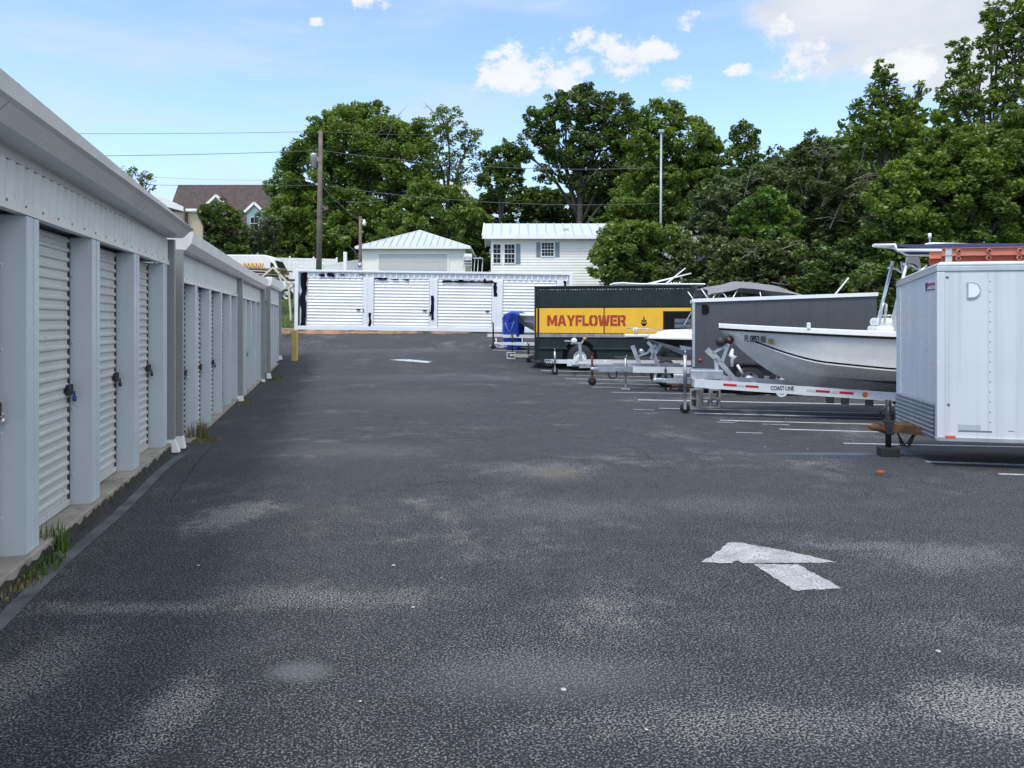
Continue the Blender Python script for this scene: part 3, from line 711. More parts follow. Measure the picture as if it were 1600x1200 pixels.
vinyl = mat('white_vinyl', (.82, .83, .84), .35, var=.03, streak=.04)
def fence(label, pts, h=1.8, cap=True):
    t = thing('vinyl_fence', label, 'fence', pts[0], 0, 'white vinyl fences behind the container')
    o0 = Vector(pts[0])
    b = mb(vinyl)
    for a, c_ in zip(pts, pts[1:]):
        a, c_ = Vector(a) - o0, Vector(c_) - o0
        n = max(1, int((c_ - a).xy.length / .18)); dd_ = (c_ - a) / n
        for i in range(n):
            b.beam(a + dd_ * (i + .03) + Vector((0, 0, h / 2)), a + dd_ * (i + .97) + Vector((0, 0, h / 2)), .03, h - .2)
        b.beam(a + Vector((0, 0, h - .06)), c_ + Vector((0, 0, h - .06)), .05, .14); b.beam(a + Vector((0, 0, .12)), c_ + Vector((0, 0, .12)), .05, .14)
    b.build('boards', t)
    for p in pts:
        p = Vector(p) - o0; b = mb(vinyl); b.bbox(p.x - .065, p.x + .065, p.y - .065, p.y + .065, p.z - .4, p.z + h + .06, .01)
        b.add([(p.x - .08, p.y - .08, p.z + h + .06), (p.x + .08, p.y - .08, p.z + h + .06), (p.x + .08, p.y + .08, p.z + h + .06), (p.x - .08, p.y + .08, p.z + h + .06), (p.x, p.y, p.z + h + .14)], [(0, 1, 2, 3), (0, 1, 4), (1, 2, 4), (2, 3, 4), (3, 0, 4)])
        b.build('post', t)
def fp(px, py, d, h=1.8): p = Wp(px, py, d); p.z -= h; return p
fence('long white vinyl fence behind the parked van and the utility pole', [fp(320, 399.5, 52), fp(360, 401, 52), fp(405, 402, 52), fp(453, 403.3, 52), fp(490, 404, 52), fp(526, 405, 52)])
fence('short white vinyl fence sloping up towards the garage wall', [fp(470, 419, 48.5), fp(503, 414, 48.5), fp(538, 409, 49), fp(562, 405.5, 49.5)])
o = mb(vinyl).bbox(-.1, .1, -.1, .1, -1.6, 1.1, .02).build('fence_post'); o.location = Wp(539.5, 422, 45); o.rotation_euler = (0, 0, -TH); o.location.z += 0
tag(o, 'lone tall white post standing between the utility pole and the garage', 'post')

def arc(c, r, a0, a1, n): return [(c[0] + r * math.cos(a0 + (a1 - a0) * i / n), c[1] + r * math.sin(a0 + (a1 - a0) * i / n)) for i in range(n + 1)]
def wheel(name, parent, c, r, w_, rimm, rr=.62, spokes=0):
    b = mb(black); b.lathe([(-w_ / 2, r * rr), (-w_ / 2, r * .93), (-w_ * .36, r), (w_ * .36, r), (w_ / 2, r * .93), (w_ / 2, r * rr)], c, 'y', 28)
    o = b.build(name, parent)
    b = mb(rimm); b.lathe([(-w_ * .46, r * rr + .003), (-w_ * .42, r * rr - .02), (-w_ * .2, r * rr - .05), (-w_ * .22, r * .28), (-w_ * .34, r * .22), (-w_ * .36, 0)], c, 'y', 28)
    b.lathe([(w_ * .46, r * rr + .003), (w_ * .3, r * rr - .03), (w_ * .25, 0)], c, 'y', 20)
    b.build('rim', o)
    b = mb(dark)
    if spokes:
        for k in range(spokes):
            a = 2 * math.pi * k / spokes; b.lathe([(-w_ * .22, 0), (-w_ * .22, r * .10), (-w_ * .195, r * .10)], (c[0] + math.cos(a) * r * .44, c[1], c[2] + math.sin(a) * r * .44), 'y', 8)
    b.lathe([(-w_ * .36, 0), (-w_ * .365, r * .1), (-w_ * .3, r * .12)], c, 'y', 10); b.build('hub', o)
    return o
# van, nose to the right
vd = 41.; vl = Wp(300, 500, vd); vz = EYE + (HY - 397.5) * vd / F - 2.62
vt = thing('cargo_van', 'white high-roof cargo van parked in front of the vinyl fence', 'van', (vl.x, vl.y, vz), -TH)
vx = lambda px: (px - 300) * vd / F
side_ = [(-.3, .45), (vx(462), .45), (vx(464), .95), (vx(446), 1.22), (vx(436), 1.55), (vx(425), 2.35), (vx(421), 2.52), (vx(412), 2.6), (0, 2.62), (-.3, 2.5)]
b = mb(white)
rows = []
for y, ins in ((-.0, .06), (.05, .0), (.5, -.02), (1.5, -.02), (1.95, .0), (2.0, .06)):
    cxv = sum(p[0] for p in side_) / len(side_); czv = 1.5
    rows.append([(cxv + (p[0] - cxv) * (1 - ins * .3), y, czv + (p[1] - czv) * (1 - ins * .6)) for p in side_])
b.grid(rows, True, True); b.add(rows[0], [tuple(range(len(side_)))]); b.add(rows[-1], [tuple(range(len(side_)))]); body = b.build('body', vt)
b = mb(glass); b.prism([(vx(422.5), 1.62), (vx(433.5), 1.62), (vx(427), 2.12), (vx(422.5), 2.2)], -.012, -.004, 'y'); b.build('side_window', vt)
b = mb(glass); b.add([(vx(437.2), .2, 1.6), (vx(437.2), 1.8, 1.6), (vx(427.2), 1.7, 2.32), (vx(427.2), .3, 2.32)], [(0, 1, 2, 3)]); b.build('windscreen', vt)
for px in (330, 448):
    wheel('wheel', vt, (vx(px), .1, .36), .36, .24, galv)
# stack of poles on white trestles with a yellow hose coil
kd = 37.5; kz = lambda py: EYE + (HY - py) * kd / F; kl = Wp(380, 500, kd); kx = lambda px: (px - 380) * kd / F
wood = mat('weathered_poles', (.15, .125, .085), .85, var=.35, scale=5, streak=.4); cream = mat('cream_trestle', (.55, .53, .42), .6, var=.1)
kg = g(kl.x, kl.y)
kt = thing('trestle_rack', 'cream A-frame trestle rack standing on the slope left of the container', 'rack', (kl.x, kl.y, 0), -TH)
for yo in (.0, .9):
    b = mb(cream)
    for a, c_ in (((428, 418), (402, 440)), ((428, 418), (452, 443)), ((437, 427), (444, 452)), ((444, 452), (458, 441))):
        b.beam((kx(a[0]), yo - .12, kz(a[1])), (kx(c_[0]), yo - .12, kz(c_[1])), .07, .09)
    b.beam((kx(402), yo - .12, kz(440)), (kx(398), yo - .12, kg - .2), .07, .09); b.beam((kx(452), yo - .12, kz(443)), (kx(456), yo - .12, kg - .2), .07, .09); b.build('trestle', kt)
for k, (a, c_, y0, y1, r_) in enumerate([(388, 447, 420, 421.5, .07), (385, 449, 424, 427, .06), (390, 440, 429, 431, .08), (384, 446, 427, 433.5, .05), (392, 458, 433, 437, .06), (400, 450, 419, 423, .04)]):
    b = mb(wood); b.tube([(kx(a), .1 + .13 * k, kz(y0)), (kx((a + c_) / 2), .1 + .13 * k, kz((y0 + y1) / 2 + .3)), (kx(c_), .1 + .13 * k, kz(y1))], [r_ * .85, r_, r_ * 1.05], 8)
    o = b.build('timber_pole'); o.location = (kl.x, kl.y, 0); o.rotation_euler = (0, 0, -TH)
    tag(o, ['thick weathered pole lying right under the yellow hose', 'second weathered pole from the top of the trestle stack', 'fattest lower timber pole resting mid-height on the cream trestles', 'sloping timber pole dropping towards its right end in the stack', 'lowest timber pole, sticking out farthest right towards the container', 'thinnest pole on the very top of the stack'][k], 'pole', 'weathered poles stacked on the trestles')
hose = mat('yellow_hose', (.65, .38, .08), .5)
pts = []
for i in range(220):
    a = i / 220 * 2 * math.pi * 11; pts.append((kx(376) + i / 220 * (kx(410) - kx(376)) + .03 * math.sin(a * .5), .2 + .16 * math.cos(a), kz(415.5) + .15 * math.sin(a)))
o = mb(hose).tube(pts, .028, 6).build('hose_coil'); o.location = (kl.x, kl.y, 0); o.rotation_euler = (0, 0, -TH); tag(o, 'yellow corrugated hose coiled on top of the timber poles', 'hose')

# white plastic chairs between garage and home
pt = Wp(731, 413, 46.5); pg = g(pt.x, pt.y)
o = thing('plastic_chair_stack', 'stacked white plastic chairs in the gap between garage and mobile home', 'chair stack', (pt.x, pt.y, pt.z - .6), -TH)
for k in range(3):
    b = mb(white); z = .1 + k * .17
    b.bbox(-.25, .25, -.25, .25, z + .4, z + .43, .01); b.bbox(-.25, .25, .2, .24, z + .43, z + .85, .01)
    for sx_ in (-.24, .24): b.beam((sx_, -.22, z + .62), (sx_, .22, z + .62), .05, .03); b.beam((sx_, -.23, z), (sx_, -.23, z + .62), .05, .04)
    b.build('chair', o)
b = mb(white)
b.bbox(.35, .95, -.2, .2, .95, 1.0, .01)
for sx_ in (.4, .62, .9): b.beam((sx_ - .05, 0, -.4), (sx_ + .05, 0, .96), .05, .05)
ob = b.build('folding_stand'); ob.location = o.location; ob.rotation_euler = o.rotation_euler; tag(ob, 'white folding stand beside the plastic chairs in the dark gap', 'stand')

# ---------------------------------------------------------------- poles and wires
woodp = mat('pole_wood', (.16, .14, .12), .9, var=.3, scale=4, streak=.5, bump=.4)
tp = Wp(501, 205, 46); gb = g(tp.x, tp.y)
t = thing('utility_pole', 'tall weathered wooden utility pole carrying a transformer, left of the garage', 'utility pole', (tp.x, tp.y, gb), 0)
Hh = tp.z - gb
mb(woodp).tube([(-.12, 0, -.3), (-.06, 0, Hh * .5), (0, 0, Hh)], [.19, .16, .125], 14).build('pole', t)
def pz(py): return EYE + (HY - py) * 46 / F - gb
b = mb(galv); rt = Vector((cs, -sn, 0)); c_ = -rt * .42 - Vector((0, 0, 0))
b.lathe([(pz(262), 0), (pz(262), .21), (pz(244), .22), (pz(243), .24), (pz(240), .2), (pz(238.5), 0)], (c_.x, c_.y, 0), 'z', 18); b.beam(c_ + Vector((0, 0, pz(248))), Vector((0, 0, pz(248))), .06, .3)
tr = b.build('transformer', t)
b = mb(dark)
for k in (-.1, .08): b.lathe([(pz(238.6), .03), (pz(234), .045), (pz(233), .02), (pz(232), 0)], (c_.x + k, c_.y, 0), 'z', 8)
b.build('bushing', tr)
b = mb(dark); b.bbox(.1, .2, -.1, .1, pz(292), pz(286), .01); b.build('bracket', t)
hoser = mat('orange_wire_loop', (.5, .12, .04), .6)
b = mb(hoser); b.tube([(Vector((0, 0, pz(308))) - rt * .16 + (-rt * math.cos(a) * .28 + Vector((0, 0, math.sin(a) * .4))))[:] for a in np.linspace(-1.3, 1.5, 10)], .012, 5); b.build('cable_loop', t)
wirem = mat('wire_grey', (.10, .10, .11), .5)
def wire(label, pts, r=.016, sag=.12):
    P = []
    for a, c_ in zip(pts, pts[1:]):
        for k in range(12):
            u = k / 12; p = a.lerp(c_, u); p.z -= sag * 4 * u * (1 - u); P.append(p)
    P.append(pts[-1]); b = mb(wirem); b.tube([tuple(p) for p in P], r, 5); o = b.build('overhead_wire'); tag(o, label, 'wire', 'overhead wires from the utility pole')
A = lambda py, z=0: Vector((tp.x, tp.y, gb + pz(py)))
wire('topmost overhead wire running left from the top of the utility pole', [Wp(-60, 207, 44), A(205.5)], .014, .1)
wire('topmost overhead wire running right from the utility pole into the trees', [A(205.5), Wp(720, 210, 60)], .014, .1)
wire('overhead wire at transformer height running left across the sky', [Wp(-60, 243, 44), A(235)], .018, .15)
wire('overhead wire at transformer height crossing right in front of the trees', [A(235), Wp(1030, 262, 48.)], .018, .5)
wire('lowest overhead wire crossing right above the garage and home', [A(289.5), Wp(1030, 318, 48.)], .018, .5)
wire('lowest overhead wire running left past the brown roof', [Wp(120, 283, 60), A(289)], .014, .2)
wire('thin wire sagging towards the left below the others', [Wp(100, 262, 60), A(280)], .009, .4)
wire('slim service wire from the utility pole to the short lamp pole', [A(287), Wp(563, 344, 44)], .01, .2)
sp = Wp(563, 338, 44); sg = g(sp.x, sp.y)
t = thing('lamp_pole', 'short wooden pole with a small lamp and a meter box beside the garage', 'lamp pole', (sp.x, sp.y, sg), -TH)
H2 = sp.z - sg; mb(woodp).tube([(0, 0, -.3), (0, 0, H2)], [.11, .085], 10).build('pole', t)
q = lambda py: EYE + (HY - py) * 44 / F - sg
b = mb(galv); b.tube([(0, 0, q(346)), (.1, -.05, q(343)), (.24, -.08, q(344))], .02, 6); lm = b.build('lamp_arm', t)
mb(white).lathe([(q(353), 0), (q(352.5), .09), (q(349), .12), (q(345), .07), (q(343.5), .05), (q(343), 0)], (.25, -.08, 0), 'z', 12).build('lamp_shade', lm)
b = mb(galv); b.bbox(-.13, .15, -.24, -.09, q(423), q(411), .02); b.lathe([(-.06, 0), (-.06, .09), (.0, .1)], (.01, -.24, q(415)), 'y', 12); b.build('meter_box', t)
lp = Wp(1033, 208, 44); lg = g(lp.x, lp.y); H3 = lp.z - lg
t = thing('light_pole', 'tall slim grey metal light pole rising from the shrubs beside the home', 'light pole', (lp.x, lp.y, lg), -TH)
polem = mat('bluegrey_metal', (.32, .40, .43), .45, .3, var=.1)
mb(polem).tube([(-.04, 0, -.3), (0, 0, H3)], [.09, .06], 12).build('pole', t)
b = mb(polem); b.bbox(-.17, .17, -.13, .13, H3, H3 + .2, .04); b.box(-.06, .06, -.06, .06, H3 - .1, H3 + .01); b.build('lamp_head', t)
# pale caravan roof glimpsed through the bushes
rp = Wp(1040, 372, 47); rg = g(rp.x, rp.y)
t = thing('caravan', 'white caravan mostly hidden in the bushes behind the tall light pole', 'caravan', (rp.x, rp.y, rg), -TH)
zc = EYE + (HY - 354) * 47 / F - rg; b = mb(white); b.bbox(0, 3.0, 0, 2.2, .5, zc, .15); b.build('body', t)
b = mb(alu); b.bbox(-.03, 3.03, -.03, .02, .9, 1.0, .01); b.build('trim', t); b = mb(glass); b.box(.5, 1.6, -.012, .01, zc - 1.1, zc - .5); b.build('window', t)
wheel('wheel', t, (1.5, .1, .33), .33, .2, galv)
# ---------------------------------------------------------------- trailers, boats and the moving truck
red = mat('red_lens', (.42, .02, .02), .3); amber = mat('amber_lens', (.62, .12, .02), .3); silverr = mat('silver_reflector', (.45, .47, .5), .4)
ink = mat('black_lettering', (.010, .010, .012), .85, spec=.12)
class Lot:
    def __init__(s, o, rz=LR):
        s.o = Vector(o); s.rz = rz; s.dv = Vector((math.cos(rz), math.sin(rz), 0)); s.nv = Vector((-math.sin(rz), math.cos(rz), 0))
        s.r = Vector((cs, -sn, 0)); s.f = Vector((sn, cs, 0))
    def X(s, px, y=0.):
        k = (px - 800) / F; p = s.o + s.nv * y
        return (k * p.dot(s.f) - p.dot(s.r)) / (s.dv.dot(s.r) - k * s.dv.dot(s.f))
    def Z(s, py, x, y=0.):
        p = s.o + s.dv * x + s.nv * y; return EYE + (HY - py) / F * p.dot(s.f) - s.o.z
    def P(s, px, py, y=0.):
        x = s.X(px, y); return Vector((x, y, s.Z(py, x, y)))
    def gz(s, x, y=0.):
        p = s.o + s.dv * x + s.nv * y; return g(p.x, p.y) - s.o.z
    def thing(s, *a, **k): return thing(*a, loc=s.o, rz=s.rz, **k)
def text_fit(name, st, m, parent, a, c_, y, off=0., th=.002, rot=(R(90), 0, 0), bold=0.):
    """lettering filling the box a=(x0,z0) .. c_=(x1,z1) on the plane y"""
    o = text(name, st, 1., m, parent, (0, 0, 0), rot, off=off, th=th)
    vs = [v.co for v in o.data.vertices]; x0 = min(v.x for v in vs); x1 = max(v.x for v in vs); y0 = min(v.y for v in vs); y1 = max(v.y for v in vs)
    if bold:      # heavier strokes: the same outlines again, nudged sideways
        me = o.data; n = len(me.vertices); V = [v.co.copy() for v in me.vertices]; Fc = [tuple(p.vertices) for p in me.polygons]; VV = []; FF = []
        for q, s_ in enumerate(np.linspace(-bold, bold, 5)):
            VV += [(v.x + s_, v.y, v.z + .0004 * q) for v in V]; FF += [tuple(i + q * n for i in f) for f in Fc]
        me2 = bpy.data.meshes.new(name); me2.from_pydata(VV, [], FF); me2.materials.append(m); o.data = me2; x0 -= bold; x1 += bold
    sx, sy = (c_[0] - a[0]) / (x1 - x0), (c_[1] - a[1]) / (y1 - y0)
    for v in o.data.vertices: v.co.x = (v.co.x - x0) * sx; v.co.y = (v.co.y - y0) * sy
    o.location = (a[0], y, a[1]); return o
def jack(parent, x, y, z0, z1, m=galv, wheel_=True, foot=False, crank=True, wr=.085, drop=0):
    b = mb(m); b.tube([(x, y, z0 + (wr if wheel_ else .0)), (x, y, z1)], .026, 10); b.tube([(x, y, z0 + (z1 - z0) * .42), (x, y, z1 + .01)], .034, 10)
    if crank: b.tube([(x, y, z1), (x, y, z1 + .03), (x + .0, y - .17, z1 + .03), (x, y - .17, z1 + .10)], .011, 6)
    if foot: b.bbox(x - .12, x + .12, y - .09, y + .09, z0 - .001, z0 + .02, .005)
    o = b.build('tongue_jack', parent)
    if wheel_:
        b = mb(m); b.beam((x, y - .045, z0 + wr - .02), (x, y - .045, z0 + wr * 2.3), .01, .05, up=(1, 0, 0)); b.beam((x, y + .045, z0 + wr - .02), (x, y + .045, z0 + wr * 2.3), .01, .05, up=(1, 0, 0)); b.box(x - .03, x + .03, y - .05, y + .05, z0 + wr * 2.2, z0 + wr * 2.35)
        b.use(black); b.lathe([(-.03, 0), (-.03, wr * .9), (-.02, wr), (.02, wr), (.03, wr * .9), (.03, 0)], (x, y, z0 + wr), 'y', 16); b.build('jack_wheel', o)
    return o
def coupler(parent, x, y, z, m=galv):
    b = mb(m); b.bbox(x + .12, x + .42, y - .04, y + .04, z - .04, z + .04, .01); b.lathe([(-.05, .03), (-.045, .055), (.03, .055), (.055, .03), (.06, 0)], (x + .06, y, z), 'z', 14); b.bbox(x + .06, x + .2, y - .05, y + .05, z - .03, z + .05, .015)
    b.use(dark); b.beam((x + .1, y, z + .05), (x + .2, y, z + .10), .03, .015); return b.build('coupler', parent)
def fender(parent, x, y, z, r, w_, m):
    b = mb(m); rows = []
    for a in np.linspace(R(-8), R(188), 16): rows.append([(x + (r + q) * math.cos(a), y + yy, z + (r + q) * math.sin(a)) for q, yy in ((0, -w_ / 2), (.03, -w_ / 2), (.03, w_ / 2), (0, w_ / 2))])
    b.grid(rows, False, True); return b.build('fender', parent)

# ======== white enclosed trailer with the ladder
wt_m = mat('aged_shaded_white_panel', (.60, .635, .66), .33, var=.04, streak=.3)  # white toned down, cloud shade put into the colour; streaks are ageing
L = Lot(Vector((*Wp(1465, 500, 8.2).xy, g(*Wp(1465, 500, 8.2).xy))))
WT = L.thing('enclosed_trailer', 'white enclosed cargo trailer at the right edge, carrying the orange ladder', 'trailer', group='trailers parked in the lot')
wd = 1.46; ln = 3.7; zb = L.Z(687, 0); zt = L.Z(418, 0); 
b = mb(wt_m); zf = L.Z(441, L.X(1402, wd), wd) + .0
# body: side walls, sloped front roof edge (front wall lower at the far side is only perspective)
b.bbox(0, ln, 0, wd, zb, zt, .012)
b.build('body', WT)
for v in WT.children[0].data.vertices:
    if v.co.z > (zb + zt) / 2: v.co.z -= .11 * v.co.y / wd
b = mb(alu)                     # top rails in two steps
zT = L.Z(413, 0)
b.bbox(-.012, ln + .012, -.012, wd + .012, zt - .045, zt + .012, .006); b.bbox(-.006, ln + .006, -.006, wd + .006, zt + .012, zT + .005, .008)
q1 = b.build('top_rail', WT)
b = mb(white); b.bbox(.03, ln - .03, .03, wd - .03, zT, zT + .03, .01); q2 = b.build('roof', WT)
for q_ in (q1, q2):
    for v in q_.data.vertices: v.co.z -= .11 * v.co.y / wd
mb(wt_m).bbox(-.008, .075, -.008, .06, zb + .01, zt - .05, .006).build('corner_trim', WT); mb(wt_m).bbox(-.008, .05, wd - .17, wd + .008, zb + .01, zt - .16, .006).build('corner_trim', WT)
b = mb(mat('diamond_plate', (.40, .43, .46), .35, .7, var=.12, scale=2, dirt=.2))
zs = L.Z(631, 0, .0)
rows = []; z = zb + .0
while z < zs:
    for a, q in ((0, 0), (.014, .014), (.03, .014), (.044, 0)): rows.append([(-.010 - q, .065, z + a), (-.010 - q, wd + .004, z + a)])
    z += .05
b.grid(rows, False); b.build('stone_guard', WT, fix=False)
b = mb(alu); b.bbox(.0, ln, -.016, .0, zb - .012, zb + .035, .004); b.bbox(-.016, .0, 0, wd, zb - .012, zb + .02, .004); b.build('bottom_rail', WT)
seam = mat('seam_grey', (.16, .17, .19), .6)
b = mb(seam); xs = L.X(1547, 0)
for x in (xs, xs + 1.2, xs + 2.4):
    for k in range(16): b.lathe([(-.004, 0), (-.003, .006), (.0, .007)], (x, 0, zb + .1 + k * (zt - zb - .15) / 16), 'y', 6)
    b.box(x - .02, x - .0185, -.0012, .0, zb + .04, zt - .05)
b.box(.076, .0775, -.0012, .01, zb + .04, zt - .05); b.box(-.0012, .001, .16, .1612, zs, zt - .05); b.box(-.0012, .001, wd - .175, wd - .1735, zs, zt - .05)
for (px, py) in ((1480, 433), (1482, 632)):
    p = L.P(px, py); b.lathe([(-.008, 0), (-.007, .014), (.0, .016)], p, 'y', 12)
b.build('rivets', WT)
p0 = L.P(1510.5, 441); p1 = L.P(1532, 467)
b = mb(galv); cz_ = (p0.z + p1.z) / 2; hh = (p0.z - p1.z) / 2; ww = p1.x - p0.x
poly = [(p0.x, cz_ - hh), (p0.x, cz_ + hh)] + [(p0.x + ww * .35 + ww * .65 * math.sin(a), cz_ + hh * math.cos(a)) for a in np.linspace(0, math.pi, 14)]
b.prism(poly, -.012, .0, 'y')
vent = b.build('side_vent', WT)
b = mb(white); b.prism([(p0.x + ww * .08 + (x - p0.x) * .8, cz_ + (z - cz_) * .82) for x, z in poly], -.022, -.0125, 'y'); b.build('vent_cover', vent)
p = L.P(1476, 682); b = mb(amber); b.bbox(p.x - .0, p.x + .105, -.016, -.0165 + .014, p.z - .012, p.z + .014, .003); b.build('side_marker', WT, loc=(0, -.008, 0))
b = mb(mat('faded_decal', (.40, .44, .48), .6)); a, c_ = L.P(1497, 672), L.P(1532, 664); b.box(a.x, c_.x, -.002, .0, a.z, c_.z)
b.use(seam); a, c_ = L.P(1497, 674.5), L.P(1550, 673.5); b.box(a.x, c_.x, -.002, .0, a.z, c_.z); a, c_ = L.P(1575, 674.3), L.P(1585, 673.6); b.box(a.x, c_.x, -.002, .0, a.z, c_.z)
b.build('decal', WT)
redp = mat('logo_red', (.45, .03, .08), .5); bluep = mat('logo_navy', (.03, .03, .14), .5)
# logo on the front wall, read from far to near
def front_pt(px, py):
    k = (px - 800) / F; n = L.nv; y = (k * L.o.dot(L.f) - L.o.dot(L.r)) / (n.dot(L.r) - k * n.dot(L.f)); return y, L.Z(py, 0, y)
ya, za = front_pt(1449, 449); yb_, zb_ = front_pt(1461, 441)
o = text_fit('logo', 'pace', redp, WT, (0, 0), (ya - yb_, zb_ - za), 0, bold=.02, rot=(R(90), 0, R(-90))); o.location = (-.003, ya, za)
b = mb(bluep); yc, zc_ = front_pt(1446.5, 452); b.prism([(yc, zc_ - .02), (yc - .03, zc_ - .02), (yc - .05, zb_ - .02), (ya - .01, zb_ + .01), (ya + .06, zb_ + .0)], -.004, -.001, 'x'); b.box(-.004, -.001, yb_, ya, za - .035, za - .025); b.build('logo_swoosh', WT)
wheel('wheel', WT, (2.3, .10, L.gz(2.3) + .34), .34, .2, white); wheel('wheel', WT, (2.3, wd - .1, L.gz(2.3) + .34), .34, .2, white); fender(WT, 2.3, -.06, L.gz(2.3) + .34, .40, .2, alu)
ym = wd / 2; zc_ = L.Z(668, -.3, ym)
b = mb(rust); b.beam((.3, ym - .45, zc_), (-.30, ym, zc_), .06, .10); b.beam((.3, ym + .45, zc_), (-.30, ym, zc_), .06, .10); b.bbox(-.42, .1, ym - .05, ym + .05, zc_ - .055, zc_ + .055, .008); b.build('tongue', WT)
b = mb(rust); xc = L.X(1356, ym)
b.grid([[(x, ym - w_, zc_ - h_), (x, ym - w_ * .9, zc_ + h_ * .6), (x, ym, zc_ + h_), (x, ym + w_ * .9, zc_ + h_ * .6), (x, ym + w_, zc_ - h_)] for x, w_, h_ in ((xc, .01, .01), (xc + .04, .045, .035), (xc + .12, .055, .05), (xc + .2, .05, .07), (xc + .32, .05, .055))], True, True); b.build('coupler', WT)
xj = L.X(1388, ym); zg_ = L.gz(xj, ym); j = mb(dark); j.tube([(xj, ym, zg_ + .1), (xj, ym, L.Z(625, xj, ym))], .035, 12); j.bbox(xj - .05, xj + .05, ym - .06, ym + .06, zc_ - .08, zc_ + .09, .01); j.tube([(xj, ym, L.Z(628, xj, ym)), (xj, ym - .1, L.Z(628, xj, ym)), (xj - .1, ym - .1, L.Z(640, xj, ym)), (xj - .12, ym - .1, L.Z(645, xj, ym))], .011, 6)
j = j.build('tongue_jack', WT)
b = mb(mat('oily_block', (.02, .018, .016), .8, bump=.6)); b.bbox(xj - .11, xj + .11, ym - .1, ym + .1, zg_, zg_ + .11, .012); o = b.build('support_block'); o.location = L.o; o.rotation_euler = (0, 0, LR); tag(o, 'dark oily block under the rusty jack of the white enclosed trailer', 'block')
b = mb(dark)
for k in range(3):
    yy = ym - .03 + .03 * k; b.tube([(xj + .1, yy, zc_ - .05), (xj + .13 + .03 * k, yy, zg_ + .14), (xj + .22, yy, zg_ + .12 + .02 * k), (xj + .3, yy, zc_ - .06)], .009, 5)
b.build('safety_chains', WT)
# ladder
orange = mat('fibreglass_orange', (.56, .20, .13), .6, var=.12, dirt=.1); orange2 = mat('fibreglass_red', (.36, .07, .04), .6)
LT = L.thing('extension_ladder', 'long orange extension ladder lying on the roof of the white enclosed trailer', 'ladder')
z0 = zT + .034; x0 = L.X(1462, .3)
for k, (yy, zz, hh) in enumerate(((.12, z0 + .002, .062), (.10, z0 + .068, .085), (.52, z0 + .002, .062), (.50, z0 + .068, .085))):
    b = mb(orange if zz > z0 + .05 else orange2); b.box(x0 - .0, 3.4, yy, yy + .008, zz, zz + hh); b.box(x0, 3.4, yy - .022, yy, zz, zz + .006); b.box(x0, 3.4, yy - .022, yy, zz + hh - .006, zz + hh); b.build('rail', LT)
b = mb(orange)
for k in range(11):
    x = x0 + .16 + k * .305
    for yy, zz in ((.09, z0 + .035), (.07, z0 + .112)):
        b.lathe([(-.012, .017), (-.016, .024), (.0, .028)], (x, yy, zz), 'y', 12)
        b.tube([(x, yy, zz), (x, yy + .44, zz)], .014, 8)
b.build('rungs', LT)
b = mb(dark)
for k in range(11):
    x = x0 + .16 + k * .305
    for yy, zz in ((.072, z0 + .035), (.052, z0 + .112)): b.lathe([(0, 0), (0, .015)], (x, yy, zz), 'y', 10)
b.build('rung_holes', LT, fix=False)
b = mb(alu); b.bbox(x0 + .03, x0 + .1, .09, .12, z0, z0 + .15, .004); b.build('bracket', LT)

